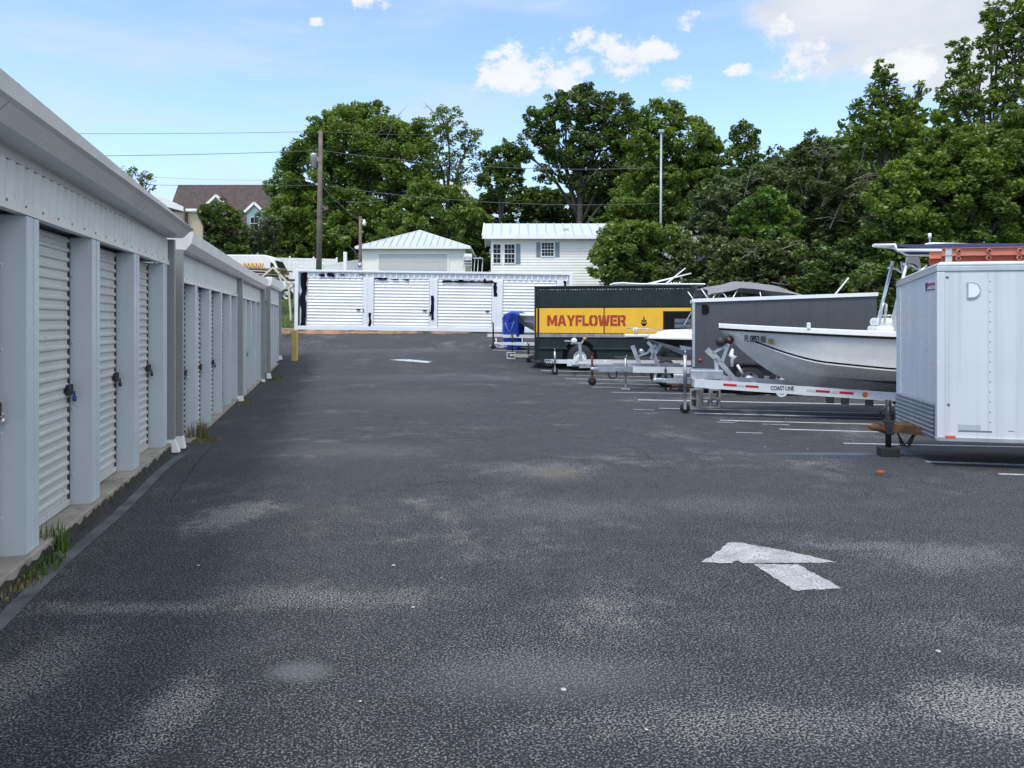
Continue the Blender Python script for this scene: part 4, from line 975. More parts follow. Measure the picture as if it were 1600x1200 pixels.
# ======== generic hull
def hull(parent, Lb, hb, s0, sk, zk, rake, mats, pw_=1.8, s1=None, bz=2.8, tz=0., chine=.80, deck=True, tilt=0., lip=.07, stripe=None, cf=(.42, .20)):
    """x=0 bow .. Lb stern.  s0 bow height, sk gunwale height aft, zk keel height aft"""
    m_side, m_bottom, m_rub, m_deck = mats; NS = 40; st = []
    for i in range(NS + 1):
        t = i / NS; x = Lb * t ** 1.35
        bm_ = hb * (1 - max(0, 1 - x / bz) ** 2.3) + .015; s = sk + (s0 - sk) * max(0, 1 - x / (Lb * .85)) ** 1.7 - tilt * x
        k = zk + (s0 - zk) * max(0, 1 - x / rake) ** pw_ - tilt * x; k = min(k, s - .02)
        ch = k + (s - k) * (cf[0] + cf[1] * max(0, 1 - x / (rake * 1.6))); bc = bm_ * (chine - .30 * max(0, 1 - x / rake))
        st.append((x, bm_, s, k, ch, bc))
    def side(sg, m, fr, rev=False):
        b = mb(m); rows = []
        for x, bm_, s, k, ch, bc in st: rows.append(fr(x, bm_, s, k, ch, bc, sg))
        return b, rows
    b = MB()
    for sg in (-1, 1):
        b.use(m_bottom)
        b.grid([[(x, sg * .0, k), (x, sg * bc * .48, k + (ch - k) * .50), (x, sg * (bc * .52), k + (ch - k) * .49), (x, sg * bc * .97, ch - .015), (x, sg * (bc + .02), ch - .01)] for x, bm_, s, k, ch, bc in st], False)
        b.use(m_side)
        b.grid([[(x, sg * (bc + .02), ch - .01), (x, sg * (bc + .02), ch + .02), (x, sg * (bc + (bm_ - bc) * .35), ch + (s - ch) * .35), (x, sg * (bc + (bm_ - bc) * .75), ch + (s - ch) * .75), (x, sg * bm_, s)] for x, bm_, s, k, ch, bc in st], True)
    x, bm_, s, k, ch, bc = st[-1]; b.use(m_side); b.add([(x, -bm_, s), (x, -bc, ch), (x, 0, k), (x, bc, ch), (x, bm_, s)], [(0, 1, 2, 3, 4)])
    h = b.build('hull', parent)
    b = mb(m_rub)
    for sg in (-1, 1): b.grid([[(x, sg * (bm_ + .0), s - .03), (x, sg * (bm_ + .03), s - .025), (x, sg * (bm_ + .03), s + .01), (x, sg * bm_, s + .012)] for x, bm_, s, k, ch, bc in st], False)
    b.build('rub_rail', h)
    if stripe:
        b = mb(m_rub)
        for sg in (-1, 1): b.grid([[(x, sg * (bc + .024), ch + .015), (x, sg * (bc + .030 + (bm_ - bc) * .05), ch + .045)] for x, bm_, s, k, ch, bc in st[7:]], False)
        b.build('boot_stripe', h, fix=False)
    b = mb(m_deck)
    for sg in (-1, 1):
        b.grid([[(x, sg * (bm_ + .012), s + .01), (x, sg * (bm_ + .005), s + lip), (x, sg * max(0, bm_ - .05), s + lip + .012), (x, sg * max(0, bm_ - .22), s + lip), (x, sg * max(0, bm_ - .23), s - .3 if x > .9 else s + lip)] for x, bm_, s, k, ch, bc in st], False)
    b.grid([[(x, -max(0, bm_ - .22), (s + lip + .001) if x < .95 else s - .28), (x, max(0, bm_ - .22), (s + lip + .001) if x < .95 else s - .28)] for x, bm_, s, k, ch, bc in st], False)
    b.build('deck', h)
    return st
def boat_trailer(T, L, y, x0, x1, za, zb_, h, m, mw=galv, wx=None, cross=4, tongue=True):
    """two rails at +-y whose underside runs from za at x0 to zb_ at x1"""
    for sg in (-1, 1):
        b = mb(m); b.beam((x0, sg * y, za + h / 2), (x1, sg * y, zb_ + h / 2), .06, h); b.build('rail', T)
    b = mb(m)
    for k in range(cross): 
        u = (k + .15) / cross; x = x0 + (x1 - x0) * u; zz = za + (zb_ - za) * u + h * .4; b.beam((x, -y, zz), (x, y, zz), .07, h * .6)
    b.build('crossmember', T)
    b = mb(mat('bunk_carpet', (.05, .05, .055), .95))
    for sg in (-1, 1):
        b.beam((x0 + (x1 - x0) * .35, sg * y * .6, za + h + .10), (x1 - .1, sg * y * .6, zb_ + h + .07), .09, .05)
    b.build('bunk', T)

# ======== centre console boat and its trailer
o = G(1070, 645); L = Lot(o)
BT = L.thing('boat_trailer', 'aluminium boat trailer with red reflector strips carrying the big white boat', 'boat trailer', group='trailers parked in the lot')
yr = -.62
a = L.P(1085, 605, yr); c_ = L.P(1085, 592, yr); xe = 6.2; xq = L.X(1400, yr); zq = L.Z(627, xq, yr); slope = (zq - a.z) / (xq - a.x); hR = c_.z - a.z
railw = mat('trailer_white_alu', (.68, .70, .72), .35, .2, var=.06)
boat_trailer(BT, L, .62, a.x, xe, a.z, a.z + slope * (xe - a.x), hR, railw, cross=6)
Zr = lambda x: a.z + slope * (x - a.x)
rr_ = [o for o in BT.children if o.name.startswith('rail')][0]
for p0_, p1_, mm in ((1130, 1151, red), (1152.5, 1163, silverr), (1164.5, 1185, red), (1260, 1273, silverr), (1274, 1296, red), (1298, 1309, silverr), (1311, 1333, red)):
    xa, xb = L.X(p0_, yr), L.X(p1_, yr); b = mb(mm); zz = Zr((xa + xb) / 2) + hR * .58
    b.beam((xa, yr - .034, zz - slope * (xb - xa) / 2), (xb, yr - .034, zz + slope * (xb - xa) / 2), .004, hR * .26); b.build('reflector_strip', rr_)
xa = L.X(1351, yr); b = mb(amber); b.lathe([(0, .0), (-.02, .03), (-.005, .045), (0, .045)], (xa, yr - .032, Zr(xa) + hR * .55), 'y', 14); b.build('side_marker', rr_)
xa, xb = L.X(1204, yr), L.X(1240, yr); zz = Zr((xa + xb) / 2); text_fit('lettering', 'COAST\u00b7LINE', ink, rr_, (xa, zz + hR * .38), (xb, zz + hR * .86), yr - .033, bold=.02)
b = mb(railw); xm = L.X(1221, yr); b.prism([(xm + .10 * math.cos(q), Zr(xm) + .03 + .095 * math.sin(q)) for q in np.linspace(math.pi, 2 * math.pi, 12)], yr - .034, yr - .02, 'y')
b.use(ink); b.beam((xm - .04, yr - .036, Zr(xm) - .005), (xm, yr - .036, Zr(xm) - .022), .003, .007); b.beam((xm + .04, yr - .036, Zr(xm) - .005), (xm, yr - .036, Zr(xm) - .022), .003, .007); b.build('badge', rr_)
p = L.P(1094, 599, yr); text_fit('small_lettering', 'MODEL', ink, rr_, (p.x - .05, p.z - .01), (p.x + .12, p.z + .012), yr - .033) if False else None
b = mb(galv); zt_ = a.z + hR; b.beam((-.35, 0, a.z + hR * .4), (a.x + .5, 0, a.z + hR * .4), .09, .09); b.beam((a.x, -.62, a.z + hR * .5), (a.x, .62, a.z + hR * .5), .08, hR * .9); b.bbox(L.X(1078), L.X(1130, -.3), -.35, .2, zt_ - .03, zt_ + .14, .01); b.build('tongue', BT)
coupler(BT, -.62, 0, a.z + hR * .4)
jack(BT, 0, -.10, L.gz(0, -.1), L.Z(520, 0, -.1) if False else L.Z(555, 0), galv, True, wr=.10)
# winch stand
Y = -.06
def Q(px, py, y=Y): return tuple(L.P(px, py, y))
b = mb(galv)
for yy in (-.12, .02):
    for p0_, p1_, w_ in (((1152, 598), (1122, 562), .09), ((1122, 562), (1104, 546), .11), ((1113, 552), (1137, 539), .05), ((1128, 566), (1138, 537), .06), ((1118, 560), (1122, 592), .07)):
        b.beam(Q(*p0_, yy), Q(*p1_, yy), .012, w_, up=(0, 1, 0)) if False else b.beam(Q(*p0_, yy), Q(*p1_, yy), .02, w_)
b.build('winch_stand', BT)
b = mb(dark); p = Q(1126, 534); b.lathe([(-.1, 0), (-.1, .085), (-.03, .095), (.06, .095), (.09, 0)], p, 'y', 16); b.build('winch', BT)
b = mb(dark); p = Q(1139, 531); b.lathe([(-.08, 0), (-.08, .05), (-.04, .085), (.04, .085), (.08, .05), (.08, 0)], p, 'y', 18); b.use(red); b.lathe([(-.084, 0), (-.084, .022), (-.078, .025)], p, 'y', 10); b.build('bow_roller', BT)
b = mb(white); b.tube([Q(1145, 545, -.14), Q(1142, 555, -.15), Q(1147, 558, -.15), Q(1144, 562, -.14), Q(1144, 573, -.15)], [.02, .05, .06, .03, .028], 7); b.tube([Q(1152, 570, -.2), Q(1160, 584, -.2)], .025, 8); b.build('winch_strap', BT)
for wx in (4.3, 5.15):
    for sg in (-1, 1): wheel('wheel', BT, (wx, sg * .98, L.gz(wx, sg * .98) + .33), .33, .2, alu)
    fender(BT, wx, -.98, L.gz(wx) + .33, .40, .24, alu)
b = mb(dark); b.beam((4.3, -.98, L.gz(3.5) + .33), (4.3, .98, L.gz(3.5) + .33), .06, .06); b.beam((5.15, -.98, L.gz(3.5) + .33), (5.15, .98, L.gz(3.5) + .33), .06, .06)
for q in (2.45, 2.7, 3.1): b.box(q, q + .12, -.66, -.58, Zr(q) - .12, Zr(q) - .002)
b.build('axle', BT)
# the boat
CB = L.thing('center_console_boat', 'large cream-white open boat with a blue T-top, bow pointing left on its trailer', 'boat', group='boats on trailers')
bow = L.P(1123, 513); Lb = 6.6
B0 = bpy.data.objects.new('hull_frame', None)
del_ = B0; bpy.data.objects.remove(B0)
CB.location = L.o + L.dv * bow.x
L2 = Lot(CB.location.copy())
s0 = bow.z; sk = L2.Z(531, L2.X(1400, -1.12), -1.12); zk = L2.Z(607, L2.X(1300, 0), 0)
st = hull(CB, Lb, 1.12, s0, sk - .02, zk, 1.75, (hullw, hullw, ink, whitegel), pw_=1.7, bz=2.9, stripe=True, lip=.085, chine=.86)
def side_y(x):
    for q in st:
        if q[0] >= x: return q
    return st[-1]
# registration lettering follows the flare
xa, xb = .42, .95
def on_side(px, py):
    """point on the near hull side seen at that pixel"""
    x = L2.X(px, -.6)
    for _ in range(8):
        q = side_y(x); z = L2.Z(py, x, -q[1] * .9); u = max(0, min(1, (z - q[4]) / max(.01, q[2] - q[4]))); y = -(q[5] + (q[1] - q[5]) * u); x = L2.X(px, y)
    return Vector((x, y, L2.Z(py, x, y)))
p0_, p1_ = on_side(1165, 532), on_side(1198, 534)
dirv = (p1_ - p0_); tx = text_fit('registration_number', 'FL 0053 BB', ink, CB, (0, 0), (dirv.length, .12), 0, off=.0, th=.004, bold=.018)
up = (on_side(1180, 525) - on_side(1180, 538)).normalized(); ex = dirv.normalized(); nz_ = ex.cross(up).normalized(); up = nz_.cross(ex)
M_ = Matrix((ex, up, nz_)).transposed().to_4x4(); M_.translation = p0_ + nz_ * .03 - up * .02; tx.matrix_local = M_
b = mb(mat('olive_sticker', (.13, .12, .02), .6)); q0 = on_side(1202, 533); ex2 = (on_side(1212, 534) - q0).normalized(); b.add([q0 + nz_ * .03 - up * .045, q0 + nz_ * .03 - up * .045 + ex2 * .11, q0 + nz_ * .03 + up * .045 + ex2 * .1, q0 + nz_ * .03 + up * .045], [(0, 1, 2, 3)]); b.build('sticker', CB, fix=False)
p = L2.P(1267, 500, -1.1); q = side_y(p.x); b = mb(whitegel); b.bbox(p.x - .03, p.x + .03, -q[1] + .02, -q[1] + .1, q[2] + .08, q[2] + .20, .015); b.build('cleat', CB)
# seat, grab rails, console
floor = sk - .3
a = L2.P(1366, 522, -.4); c_ = L2.P(1394, 507, -.4)
b = mb(whitegel); b.bbox(a.x, c_.x, -.55, .1, floor, c_.z - .02, .05); b.bbox(c_.x - .27, c_.x, -.5, .05, c_.z - .03, c_.z + .12, .06); b.build('console_seat', CB)
b = mb(alu)
for yy in (-.5, -.02): b.tube([Q2 for Q2 in (tuple(L2.P(1372, 520, yy)), tuple(L2.P(1378, 482, yy)), tuple(L2.P(1381, 473, yy)), tuple(L2.P(1385, 476, yy)), tuple(L2.P(1382, 505, yy)))], .022, 8)
b.build('grab_rail', CB)
a = L2.P(1398, 500, -.4); b = mb(whitegel); b.bbox(a.x + .15, a.x + 1.1, -.42, .42, floor, sk + .45, .06); con = b.build('console', CB)
# T-top
zc_ = L2.Z(393, L2.X(1440, 0), 0); b = mb(white)
x0 = L2.X(1365, 0); x1 = x0 + 2.75; hb_ = .5
xf = L2.X(1402, -.5)
zA = L2.Z(383.5, x0, 0); zB = L2.Z(391, xf, -.5)
for sg in (-1, 1):
    xs_ = xf + (.45 if sg > 0 else 0)
    b.tube([(x0, sg * .03, zA), (x0 + .25 + (xs_ - x0) * .2, sg * .22, zA - .02), (xs_, sg * hb_, zB), (x1, sg * hb_, zB - .06)], .028, 8)
b.tube([(x1, -hb_, zB - .06), (x1, hb_, zB - .06)], .028, 8)
TT = b.build('t_top_frame', CB)
b = mb(mat('navy_canvas', (.012, .016, .07), .8, var=.2)); rows = []
for u in np.linspace(0, 1, 8):
    x = x0 + (x1 - x0) * u; hw = .03 + (hb_ - .03) * min(1, u * 4.5); zz = zA + (zB - zA) * min(1, u * 3.6) - .06 * u; rows.append([(x, -hw, zz + .015), (x, -hw * .7, zz + .10 * min(1, u * 3) + .02), (x, 0, zz + .16 * min(1, u * 3) + .02), (x, hw * .7, zz + .10 * min(1, u * 3) + .02), (x, hw, zz + .015)])
b.grid(rows); b.build('canvas', TT)
for sg in (-1, 1):
    b = mb(alu); yl = sg * .45
    pA = L2.P(1419, 402, -.45); pB = L2.P(1389, 524, -.45); b.tube([(pA.x, yl, pA.z), (pB.x, yl, pB.z)], .032, 8)
    pA2 = L2.P(1437, 402, -.55); pB2 = L2.P(1442, 430, -.55); b.tube([(pA2.x, yl, pA2.z), (pB2.x, yl, pB2.z), (pB2.x + .12, yl, floor + .5)], .028, 8)
    pm = L2.P(1413, 412, -.55); pm2 = L2.P(1428, 414, -.55); pm3 = L2.P(1441, 423, -.55); b.tube([(pm.x, yl, pm.z), (pm2.x, yl, pm2.z), (pm3.x, yl, pm3.z)], .02, 6)
    b.tube([(pB.x + .35, yl, sk), (pB.x + .5, yl, L2.Z(425, pB.x, yl)), (pB.x + .62, yl, L2.Z(415, pB.x, yl))], .02, 6)
    b.tube([(pB.x + .1, yl, L2.Z(493, pB.x, yl)), (pB.x + .5, yl, L2.Z(493, pB.x, yl))], .018, 6)
    b.build('t_top_leg', TT)
b = mb(mat('grey_enclosure', (.16, .16, .16), .5)); pA = L2.P(1419, 401, -.5); pB = L2.P(1436, 401, -.5); pC = L2.P(1440, 420, -.5); pD = L2.P(1428, 412, -.5); pE = L2.P(1415, 411, -.5); b.prism([(v.x, v.z) for v in (pA, pB, pC, pD, pE)], -.5, -.49, 'y'); b.build('side_curtain', TT)
b = mb(white); pa = L2.P(1447, 384, 0); b.tube([(pa.x, 0, pa.z - .06), (pa.x, 0, pa.z + .02), (pa.x + .1, 0, pa.z + .03), (x1, .1, zB + .07)], .03, 8); b.lathe([(0, .012), (.13, .012), (.14, .03), (.22, .03), (.23, 0)], (pa.x + .06, .0, pa.z), 'z', 10)
for px in (1563, 1570, 1577):
    pr_ = L2.P(px, 396, .2); b.tube([(pr_.x - .04, .2, pr_.z - .06), (pr_.x + .05, .2, pr_.z + .12)], .03, 8)
b.build('rod_holder', TT)
b = mb(dark); b.bbox(Lb, Lb + .45, -.25, .25, sk - .5, sk + .55, .08); b.bbox(Lb + .1, Lb + .3, -.08, .08, zk - .1, sk - .5, .03); b.build('outboard_motor', CB)
# cinder blocks under the tongue
def cinder(label, loc, rz=0., upright=True):
    b = mb(blockm); w_, h_, d_ = .19, .39, .19
    # two square cores through the block
    def fr(x0, x1, z0, z1): b.box(x0, x1, 0, d_, z0, z1)
    t_ = .032
    fr(-w_ / 2, -w_ / 2 + t_, 0, h_); fr(w_ / 2 - t_, w_ / 2, 0, h_)
    for z0 in (0, h_ / 2 - t_ / 2, h_ - t_): fr(-w_ / 2 + t_, w_ / 2 - t_, z0, z0 + t_)
    o = b.build('cinder_block'); o.location = loc; o.rotation_euler = (0, 0 if upright else R(90), rz); tag(o, label, 'concrete block', 'cinder blocks under the white boat trailer'); return o
q = G(1118.5, 638); cinder('upright cinder block with both hollow cores facing the camera, under the white rail', (q.x, q.y, q.z), -TH)
q = G(1084, 638); cinder('upright cinder block right behind the jack wheel of the white boat trailer', (q.x, q.y, q.z), -TH - .9)
q = G(1094, 638); cinder('cinder block lying flat between the two upright ones', (q.x, q.y, q.z + .1), -TH - .1, False)

# ======== grey enclosed trailer
Wc = G(1170, 617); L = Lot(Wc); xo = L.X(1083); L = Lot(Wc + L.dv * xo)
GT = L.thing('enclosed_trailer', 'dark grey enclosed cargo trailer parked behind the big white boat', 'trailer', group='trailers parked in the lot')
greyp = mat('charcoal_panel', (.072, .075, .084), .34, var=.12, streak=.12, scale=1.2)
ln = L.X(1370); wd = 1.45; zb = L.Z(586, 0); zt = L.Z(471, 0); tl = (L.Z(461, ln) - zt) / ln
b = mb(greyp); b.add([(0, 0, zb), (ln, 0, zb + tl * ln * 0), (ln, wd, zb), (0, wd, zb), (0, 0, zt), (ln, 0, zt + tl * ln), (ln, wd, zt + tl * ln), (0, wd, zt)], [(0, 3, 2, 1), (4, 5, 6, 7), (0, 1, 5, 4), (1, 2, 6, 5), (2, 3, 7, 6), (3, 0, 4, 7)]); b.build('body', GT)
b = mb(white); 
for yy in (-.015, wd + .015): b.beam((-.02, yy, zt + .02), (ln + .02, yy, zt + tl * ln + .02), .06, .085)
b.beam((0, 0, zt + .02), (0, wd, zt + .02), .05, .08); b.build('top_rail', GT)
b = mb(white); b.add([(0, 0, zt + .06), (ln, 0, zt + tl * ln + .06), (ln, wd, zt + tl * ln + .06), (0, wd, zt + .06)], [(0, 1, 2, 3)]); b.build('roof', GT)
b = mb(alu); b.bbox(-.02, .045, -.012, .02, zb + .2, zt - .02, .005); b.bbox(-.02, ln, -.014, .0, zb - .10, zb + .0, .004); b.bbox(-.03, .35, -.02, .0, zb - .1, zb + .12, .004); b.build('trim', GT)
b = mb(mat('grey_seam', (.035, .036, .04), .5)); 
x = .25
while x < ln - .1:
    for k in range(9): b.lathe([(-.004, 0), (-.003, .009), (0, .01)], (x, -.0, zb + .12 + k * (zt - zb - .2) / 8), 'y', 6)
    b.box(x + .015, x + .019, -.0015, .0, zb, zt); x += .41
b.build('rivets', GT)
b = mb(ink); p0_, p1_ = L.P(1096.5, 491), L.P(1108, 476); xm, zm = (p0_.x + p1_.x) / 2, (p0_.z + p1_.z) / 2; hx_, hz_ = (p1_.x - p0_.x) / 2, (p1_.z - p0_.z) / 2; b.prism([(xm - hx_, zm - hz_), (xm - hx_, zm + hz_)] + [(xm + hx_ * .3 + hx_ * .7 * math.sin(q), zm + hz_ * math.cos(q)) for q in np.linspace(0, math.pi, 8)], -.02, 0, 'y'); b.build('side_vent', GT)
b = mb(red); p = L.P(1094, 563); b.lathe([(-.03, 0), (-.028, .03), (0, .045)], p, 'y', 12); b.build('side_marker', GT)
xw = L.X(1170, -.02)
for x in (xw, xw + .82):
    for yy in (.06, wd - .06): wheel('wheel', GT, (x, yy - .08 if yy < .5 else yy + .08, L.gz(x, yy) + .36), .36, .2, galv, .62, 5)
b = mb(dark); b.prism([(xw - .55, L.gz(0) + .45), (xw - .42, L.gz(0) + .78), (xw + 1.25, L.gz(0) + .78), (xw + 1.38, L.gz(0) + .45), (xw + 1.3, L.gz(0) + .45), (xw + 1.2, L.gz(0) + .74), (xw - .38, L.gz(0) + .74), (xw - .47, L.gz(0) + .45)], -.16, .0, 'y'); b.build('fender', GT)
ym = wd / 2; zc_ = L.Z(598, 0, ym)
b = mb(rust); b.beam((.3, ym - .5, zc_), (L.X(1040, ym), ym, zc_), .06, .11); b.beam((.3, ym + .5, zc_), (L.X(1040, ym), ym, zc_), .06, .11); b.build('tongue', GT); coupler(GT, L.X(1033, ym), ym, zc_ + .01, rust)
b = mb(galv); b.bbox(L.X(1052, ym), L.X(1073, ym), ym - .16, ym + .16, zc_ + .06, L.Z(584, 0, ym), .03); b.build('battery_box', GT)
jack(GT, L.X(1040, ym), ym - .05, L.gz(-.5, ym), L.Z(577, -.5, ym), dark, False, True); 
b = mb(rust); b.beam((L.X(1048, ym), ym, zc_), (L.X(1046, ym), ym, L.Z(616, -.3, ym)), .05, .05); b.tube([L.P(1048, 600, ym), L.P(1050, 610, ym), L.P(1060, 612, ym), L.P(1066, 600, ym)], .015, 6); b.build('safety_chain', GT)

# ======== black-hulled boat with bow pulpit and grey canopy, on a silver trailer
o = G(977, 608); L = Lot(o, -TH - R(2))
KT = L.thing('boat_trailer', 'silver boat trailer with crossed winch posts under the black-hulled boat', 'boat trailer', group='trailers parked in the lot')
zr = L.Z(583, 0); boat_trailer(KT, L, .5, L.X(985), 5.4, L.Z(580, 0), L.Z(584, 2) , .16, railw, cross=5)
b = mb(galv); b.beam((L.X(935), 0, L.Z(577, 0)), (L.X(1010), 0, L.Z(577, 0)), .09, .12); b.beam((L.X(960), 0, L.Z(577, 0)), (L.X(1000), -.5, L.Z(577, 0)), .07, .1); b.beam((L.X(960), 0, L.Z(577, 0)), (L.X(1000), .5, L.Z(577, 0)), .07, .1); b.build('tongue', KT); coupler(KT, L.X(922), 0, L.Z(577, 0))
jack(KT, 0, -.06, L.gz(0), L.Z(560, 0), galv, False, True)
b = mb(black); b.tube([L.P(950, 583), L.P(953, 590), L.P(958, 592), L.P(963, 589), L.P(964, 578)], .02, 7); b.build('wiring', KT)

for lst, nm in ((((988, 540), (999, 568), .11), ((996, 557), (1012, 551), .05), ((1012, 551), (1018, 543), .05)), 'winch_stand'), ((((1018, 546), (1030, 575), .10), ((1035, 534), (1017, 561), .10), ((1012, 534), (1022, 545), .08)), 'bow_stand'):
    b = mb(galv)
    for p0_, p1_, w_ in lst:
        for yy in (-.1, .06): b.beam(tuple(L.P(*p0_, yy)), tuple(L.P(*p1_, yy)), .03, w_)
    b.build(nm, KT)
b = mb(galv); b.lathe([(-.08, 0), (-.08, .07), (.08, .07), (.08, 0)], L.P(1002, 549), 'y', 14); b.lathe([(-.1, 0), (-.1, .06), (.1, .06), (.1, 0)], L.P(1024, 541), 'y', 14); b.build('winch', KT)
for x in (3.2,): 
    for sg in (-1, 1): wheel('wheel', KT, (x, sg * .85, L.gz(x) + .32), .32, .2, white)
KB = L.thing('motor_boat', 'boat with black hull, white bow pulpit and rail, and a grey folding canopy', 'boat', group='boats on trailers')
bx = L.X(1005); KB.location = L.o + L.dv * bx; LK = Lot(KB.location.copy(), L.rz)
s0 = LK.Z(527, 0)
gloss = mat('black_gelcoat', (.008, .008, .011), .4, var=.2, spec=.25); hullg = mat('hull_pale_grey', (.55, .58, .60), .3, var=.08)
hull(KB, 6.0, .95, s0, s0 - .05, LK.Z(578, 1), 2.2, (gloss, hullg, whitegel, whitegel), pw_=1.2, bz=2.2, lip=.03, chine=.75, cf=(.30, .12))
b = mb(whitegel)
b.bbox(LK.X(975), LK.X(1035), -.16, .16, LK.Z(526.5, 0), LK.Z(521.5, 0), .02); b.build('pulpit', KB)
b = mb(whitegel); rows = []
for px, zt_ in ((1027, 524), (1031, 518), (1045, 515.5), (1075, 514.5), (1110, 514)):
    x = LK.X(px, -.3); hw = .12 + .55 * min(1, (px - 1025) / 60); rows.append([(x, -hw, s0), (x, -hw, LK.Z(zt_ + 2.5, x, -.3)), (x, -hw * .7, LK.Z(zt_, x, -.3)), (x, hw * .7, LK.Z(zt_, x, -.3)), (x, hw, s0)])
b.grid(rows); b.build('foredeck', KB)
b = mb(alu)
for yy in (-.15, .15):
    b.tube([LK.P(979, 512.5, yy), LK.P(1000, 513.5, yy), LK.P(1035, 516, yy)], .018, 6)
    for px in (990, 993.5, 1011): b.tube([LK.P(px, 513, yy), LK.P(px + 2.5, 523, yy)], .014, 6)
b.build('bow_rail', KB)
b = mb(mat('canopy_grey', (.22, .22, .235), .8, var=.12, scale=2)); rows = []
for px, py in ((1094, 452), (1100, 449), (1127, 445), (1142, 440.5), (1165, 442), (1187, 445), (1200, 446.5), (1222, 455), (1240, 460)):
    x = LK.X(px, 0); z = LK.Z(py, x, 0); dr = .20 if px < 1215 else .1
    rows.append([(x, -.9, z - dr), (x, -.86, z - .06), (x, -.45, z - .01), (x, 0, z), (x, .45, z - .01), (x, .86, z - .06), (x, .9, z - dr)])
b.grid(rows, False); can = b.build('canopy', KB, fix=False)
b = mb(alu)
for sg in (-1, 1):
    for (p0_, p1_) in (((1096, 452), (1106, 466)), ((1124, 449), (1114, 466)), ((1126, 453), (1133, 462)), ((1153, 451), (1147, 462)), ((1187, 455), (1189, 463))):
        a, c_ = LK.P(*p0_, -.85), LK.P(*p1_, -.85); e = a + (c_ - a) * 3.5; b.tube([(a.x, sg * .85, a.z), (e.x, sg * .85, max(e.z, s0))], .016, 6)
b.build('canopy_frame', can)
b = mb(white); a, c_ = LK.P(1305, 460, .3), LK.P(1326, 434, .3); a = a + (a - c_) * 1.5; b.tube([a, c_], [.028, .018], 6); b.build('antenna', KB)
b = mb(whitegel); b.bbox(1.9, 2.6, -.6, .6, s0 - .3, s0 + .35, .08); b.build('console', KB)

# ======== bare tongue of a low pole trailer
o = G(925, 602); L = Lot(o, -TH)
PT = L.thing('utility_trailer', 'narrow low utility trailer with a raised dark jack wheel beside the silver boat trailer', 'trailer', group='trailers parked in the lot')
b = mb(galv); b.beam((L.X(905), 0, L.Z(572, 0)), (L.X(980), 0, L.Z(572, 0)), .08, .10); b.build('tongue', PT); coupler(PT, L.X(893), 0, L.Z(570, 0))
b = mb(galv)
for sg in (-1, 1): b.beam((L.X(960), sg * .35, L.Z(572, 0)), (2.6, sg * .35, L.Z(572, 0)), .06, .12)
b.build('frame', PT); jack(PT, 0, -.05, L.gz(0), L.Z(556, 0), rust, True, wr=.12)
for sg in (-1, 1): wheel('wheel', PT, (2.0, sg * .48, L.gz(2) + .25), .25, .15, white)

# ======== empty silver trailer with a winch post in front of the truck
o = G(867, 585); L = Lot(o, -TH - R(4))
ET = L.thing('boat_trailer', 'empty white boat trailer with a winch post standing before the truck wheel', 'boat trailer', group='trailers parked in the lot')
za = L.Z(570, 0); boat_trailer(ET, L, .6, L.X(886, -.6), 5.0, za, za - .03, .16, railw, cross=4)
b = mb(railw); b.beam((L.X(851), 0, L.Z(564.5, 0)), (L.X(900), 0, L.Z(565, 0)), .1, .13); b.build('tongue', ET); coupler(ET, L.X(838), 0, L.Z(566, 0), dark)
b = mb(dark); c0_ = L.P(853, 567, -.1)
for q in (0, 1): b.tube([(c0_.x + .13 * math.cos(v) + .1 * q, -.1 - .05 * q, c0_.z + .1 * math.sin(v)) for v in np.linspace(0, 6.28, 12)], .014, 5)
b.build('safety_chain', ET)
jack(ET, 0, -.08, L.gz(0) - .0, L.Z(549, 0), galv, True, wr=.11)
b = mb(polem); b.beam(L.P(908, 564, 0), L.P(905.5, 537, 0), .08, .1); b.beam(L.P(892, 536.5, 0), L.P(909, 536, 0), .08, .07); b.beam(L.P(908, 537), L.P(912, 531), .05, .06); b.beam(L.P(882, 532.5), L.P(892, 533), .05, .05); b.build('winch_post', ET)
b = mb(white); b.lathe([(-.1, 0), (-.1, .10), (.1, .10), (.1, 0)], L.P(897, 532.5), 'y', 14); b.use(hose); b.bbox(L.X(911), L.X(916), -.06, .06, L.Z(530.5, 0), L.Z(527, 0), .02); b.build('winch', ET)
for sg in (-1, 1): wheel('wheel', ET, (3.6, sg * .82, L.gz(3.6) + .3), .3, .18, white)

# ======== green and yellow moving truck
o = G(906, 579); L = Lot(o); xo = L.X(835); L = Lot(o + L.dv * xo + Vector((0, 0, 0)))
TK = L.thing('moving_truck', 'old dark green moving truck with a yellow band and red MAYFLOWER lettering', 'truck')
green = mat('truck_dark_green', (.011, .022, .022), .5, var=.3, streak=.6, dirt=.22, dirtcol=(.06, .075, .07), scale=1.5, spec=.35)
yel = mat('truck_yellow', (.82, .46, .03), .45, var=.06, streak=.10, dirt=.10, dirtcol=(.35, .14, .03), scale=2)
Lt = L.X(1096); wt_ = 2.25; zr_ = L.Z(448.5, 0); zb = L.Z(562, 0); zy1 = L.Z(481.5, 0); zy0 = L.Z(520, 0); zw = L.Z(527, 0)
xf = L.X(1034)
b = mb(green); rr_ = .42
poly = [(0, zb), (Lt + .3, zb), (Lt + .3, zb + .9), (Lt + .1, zr_ - rr_)] + [(Lt - rr_ + .1 + rr_ * math.cos(q), zr_ - rr_ + rr_ * math.sin(q)) for q in np.linspace(.2, math.pi / 2, 8)] + [(0, zr_)]
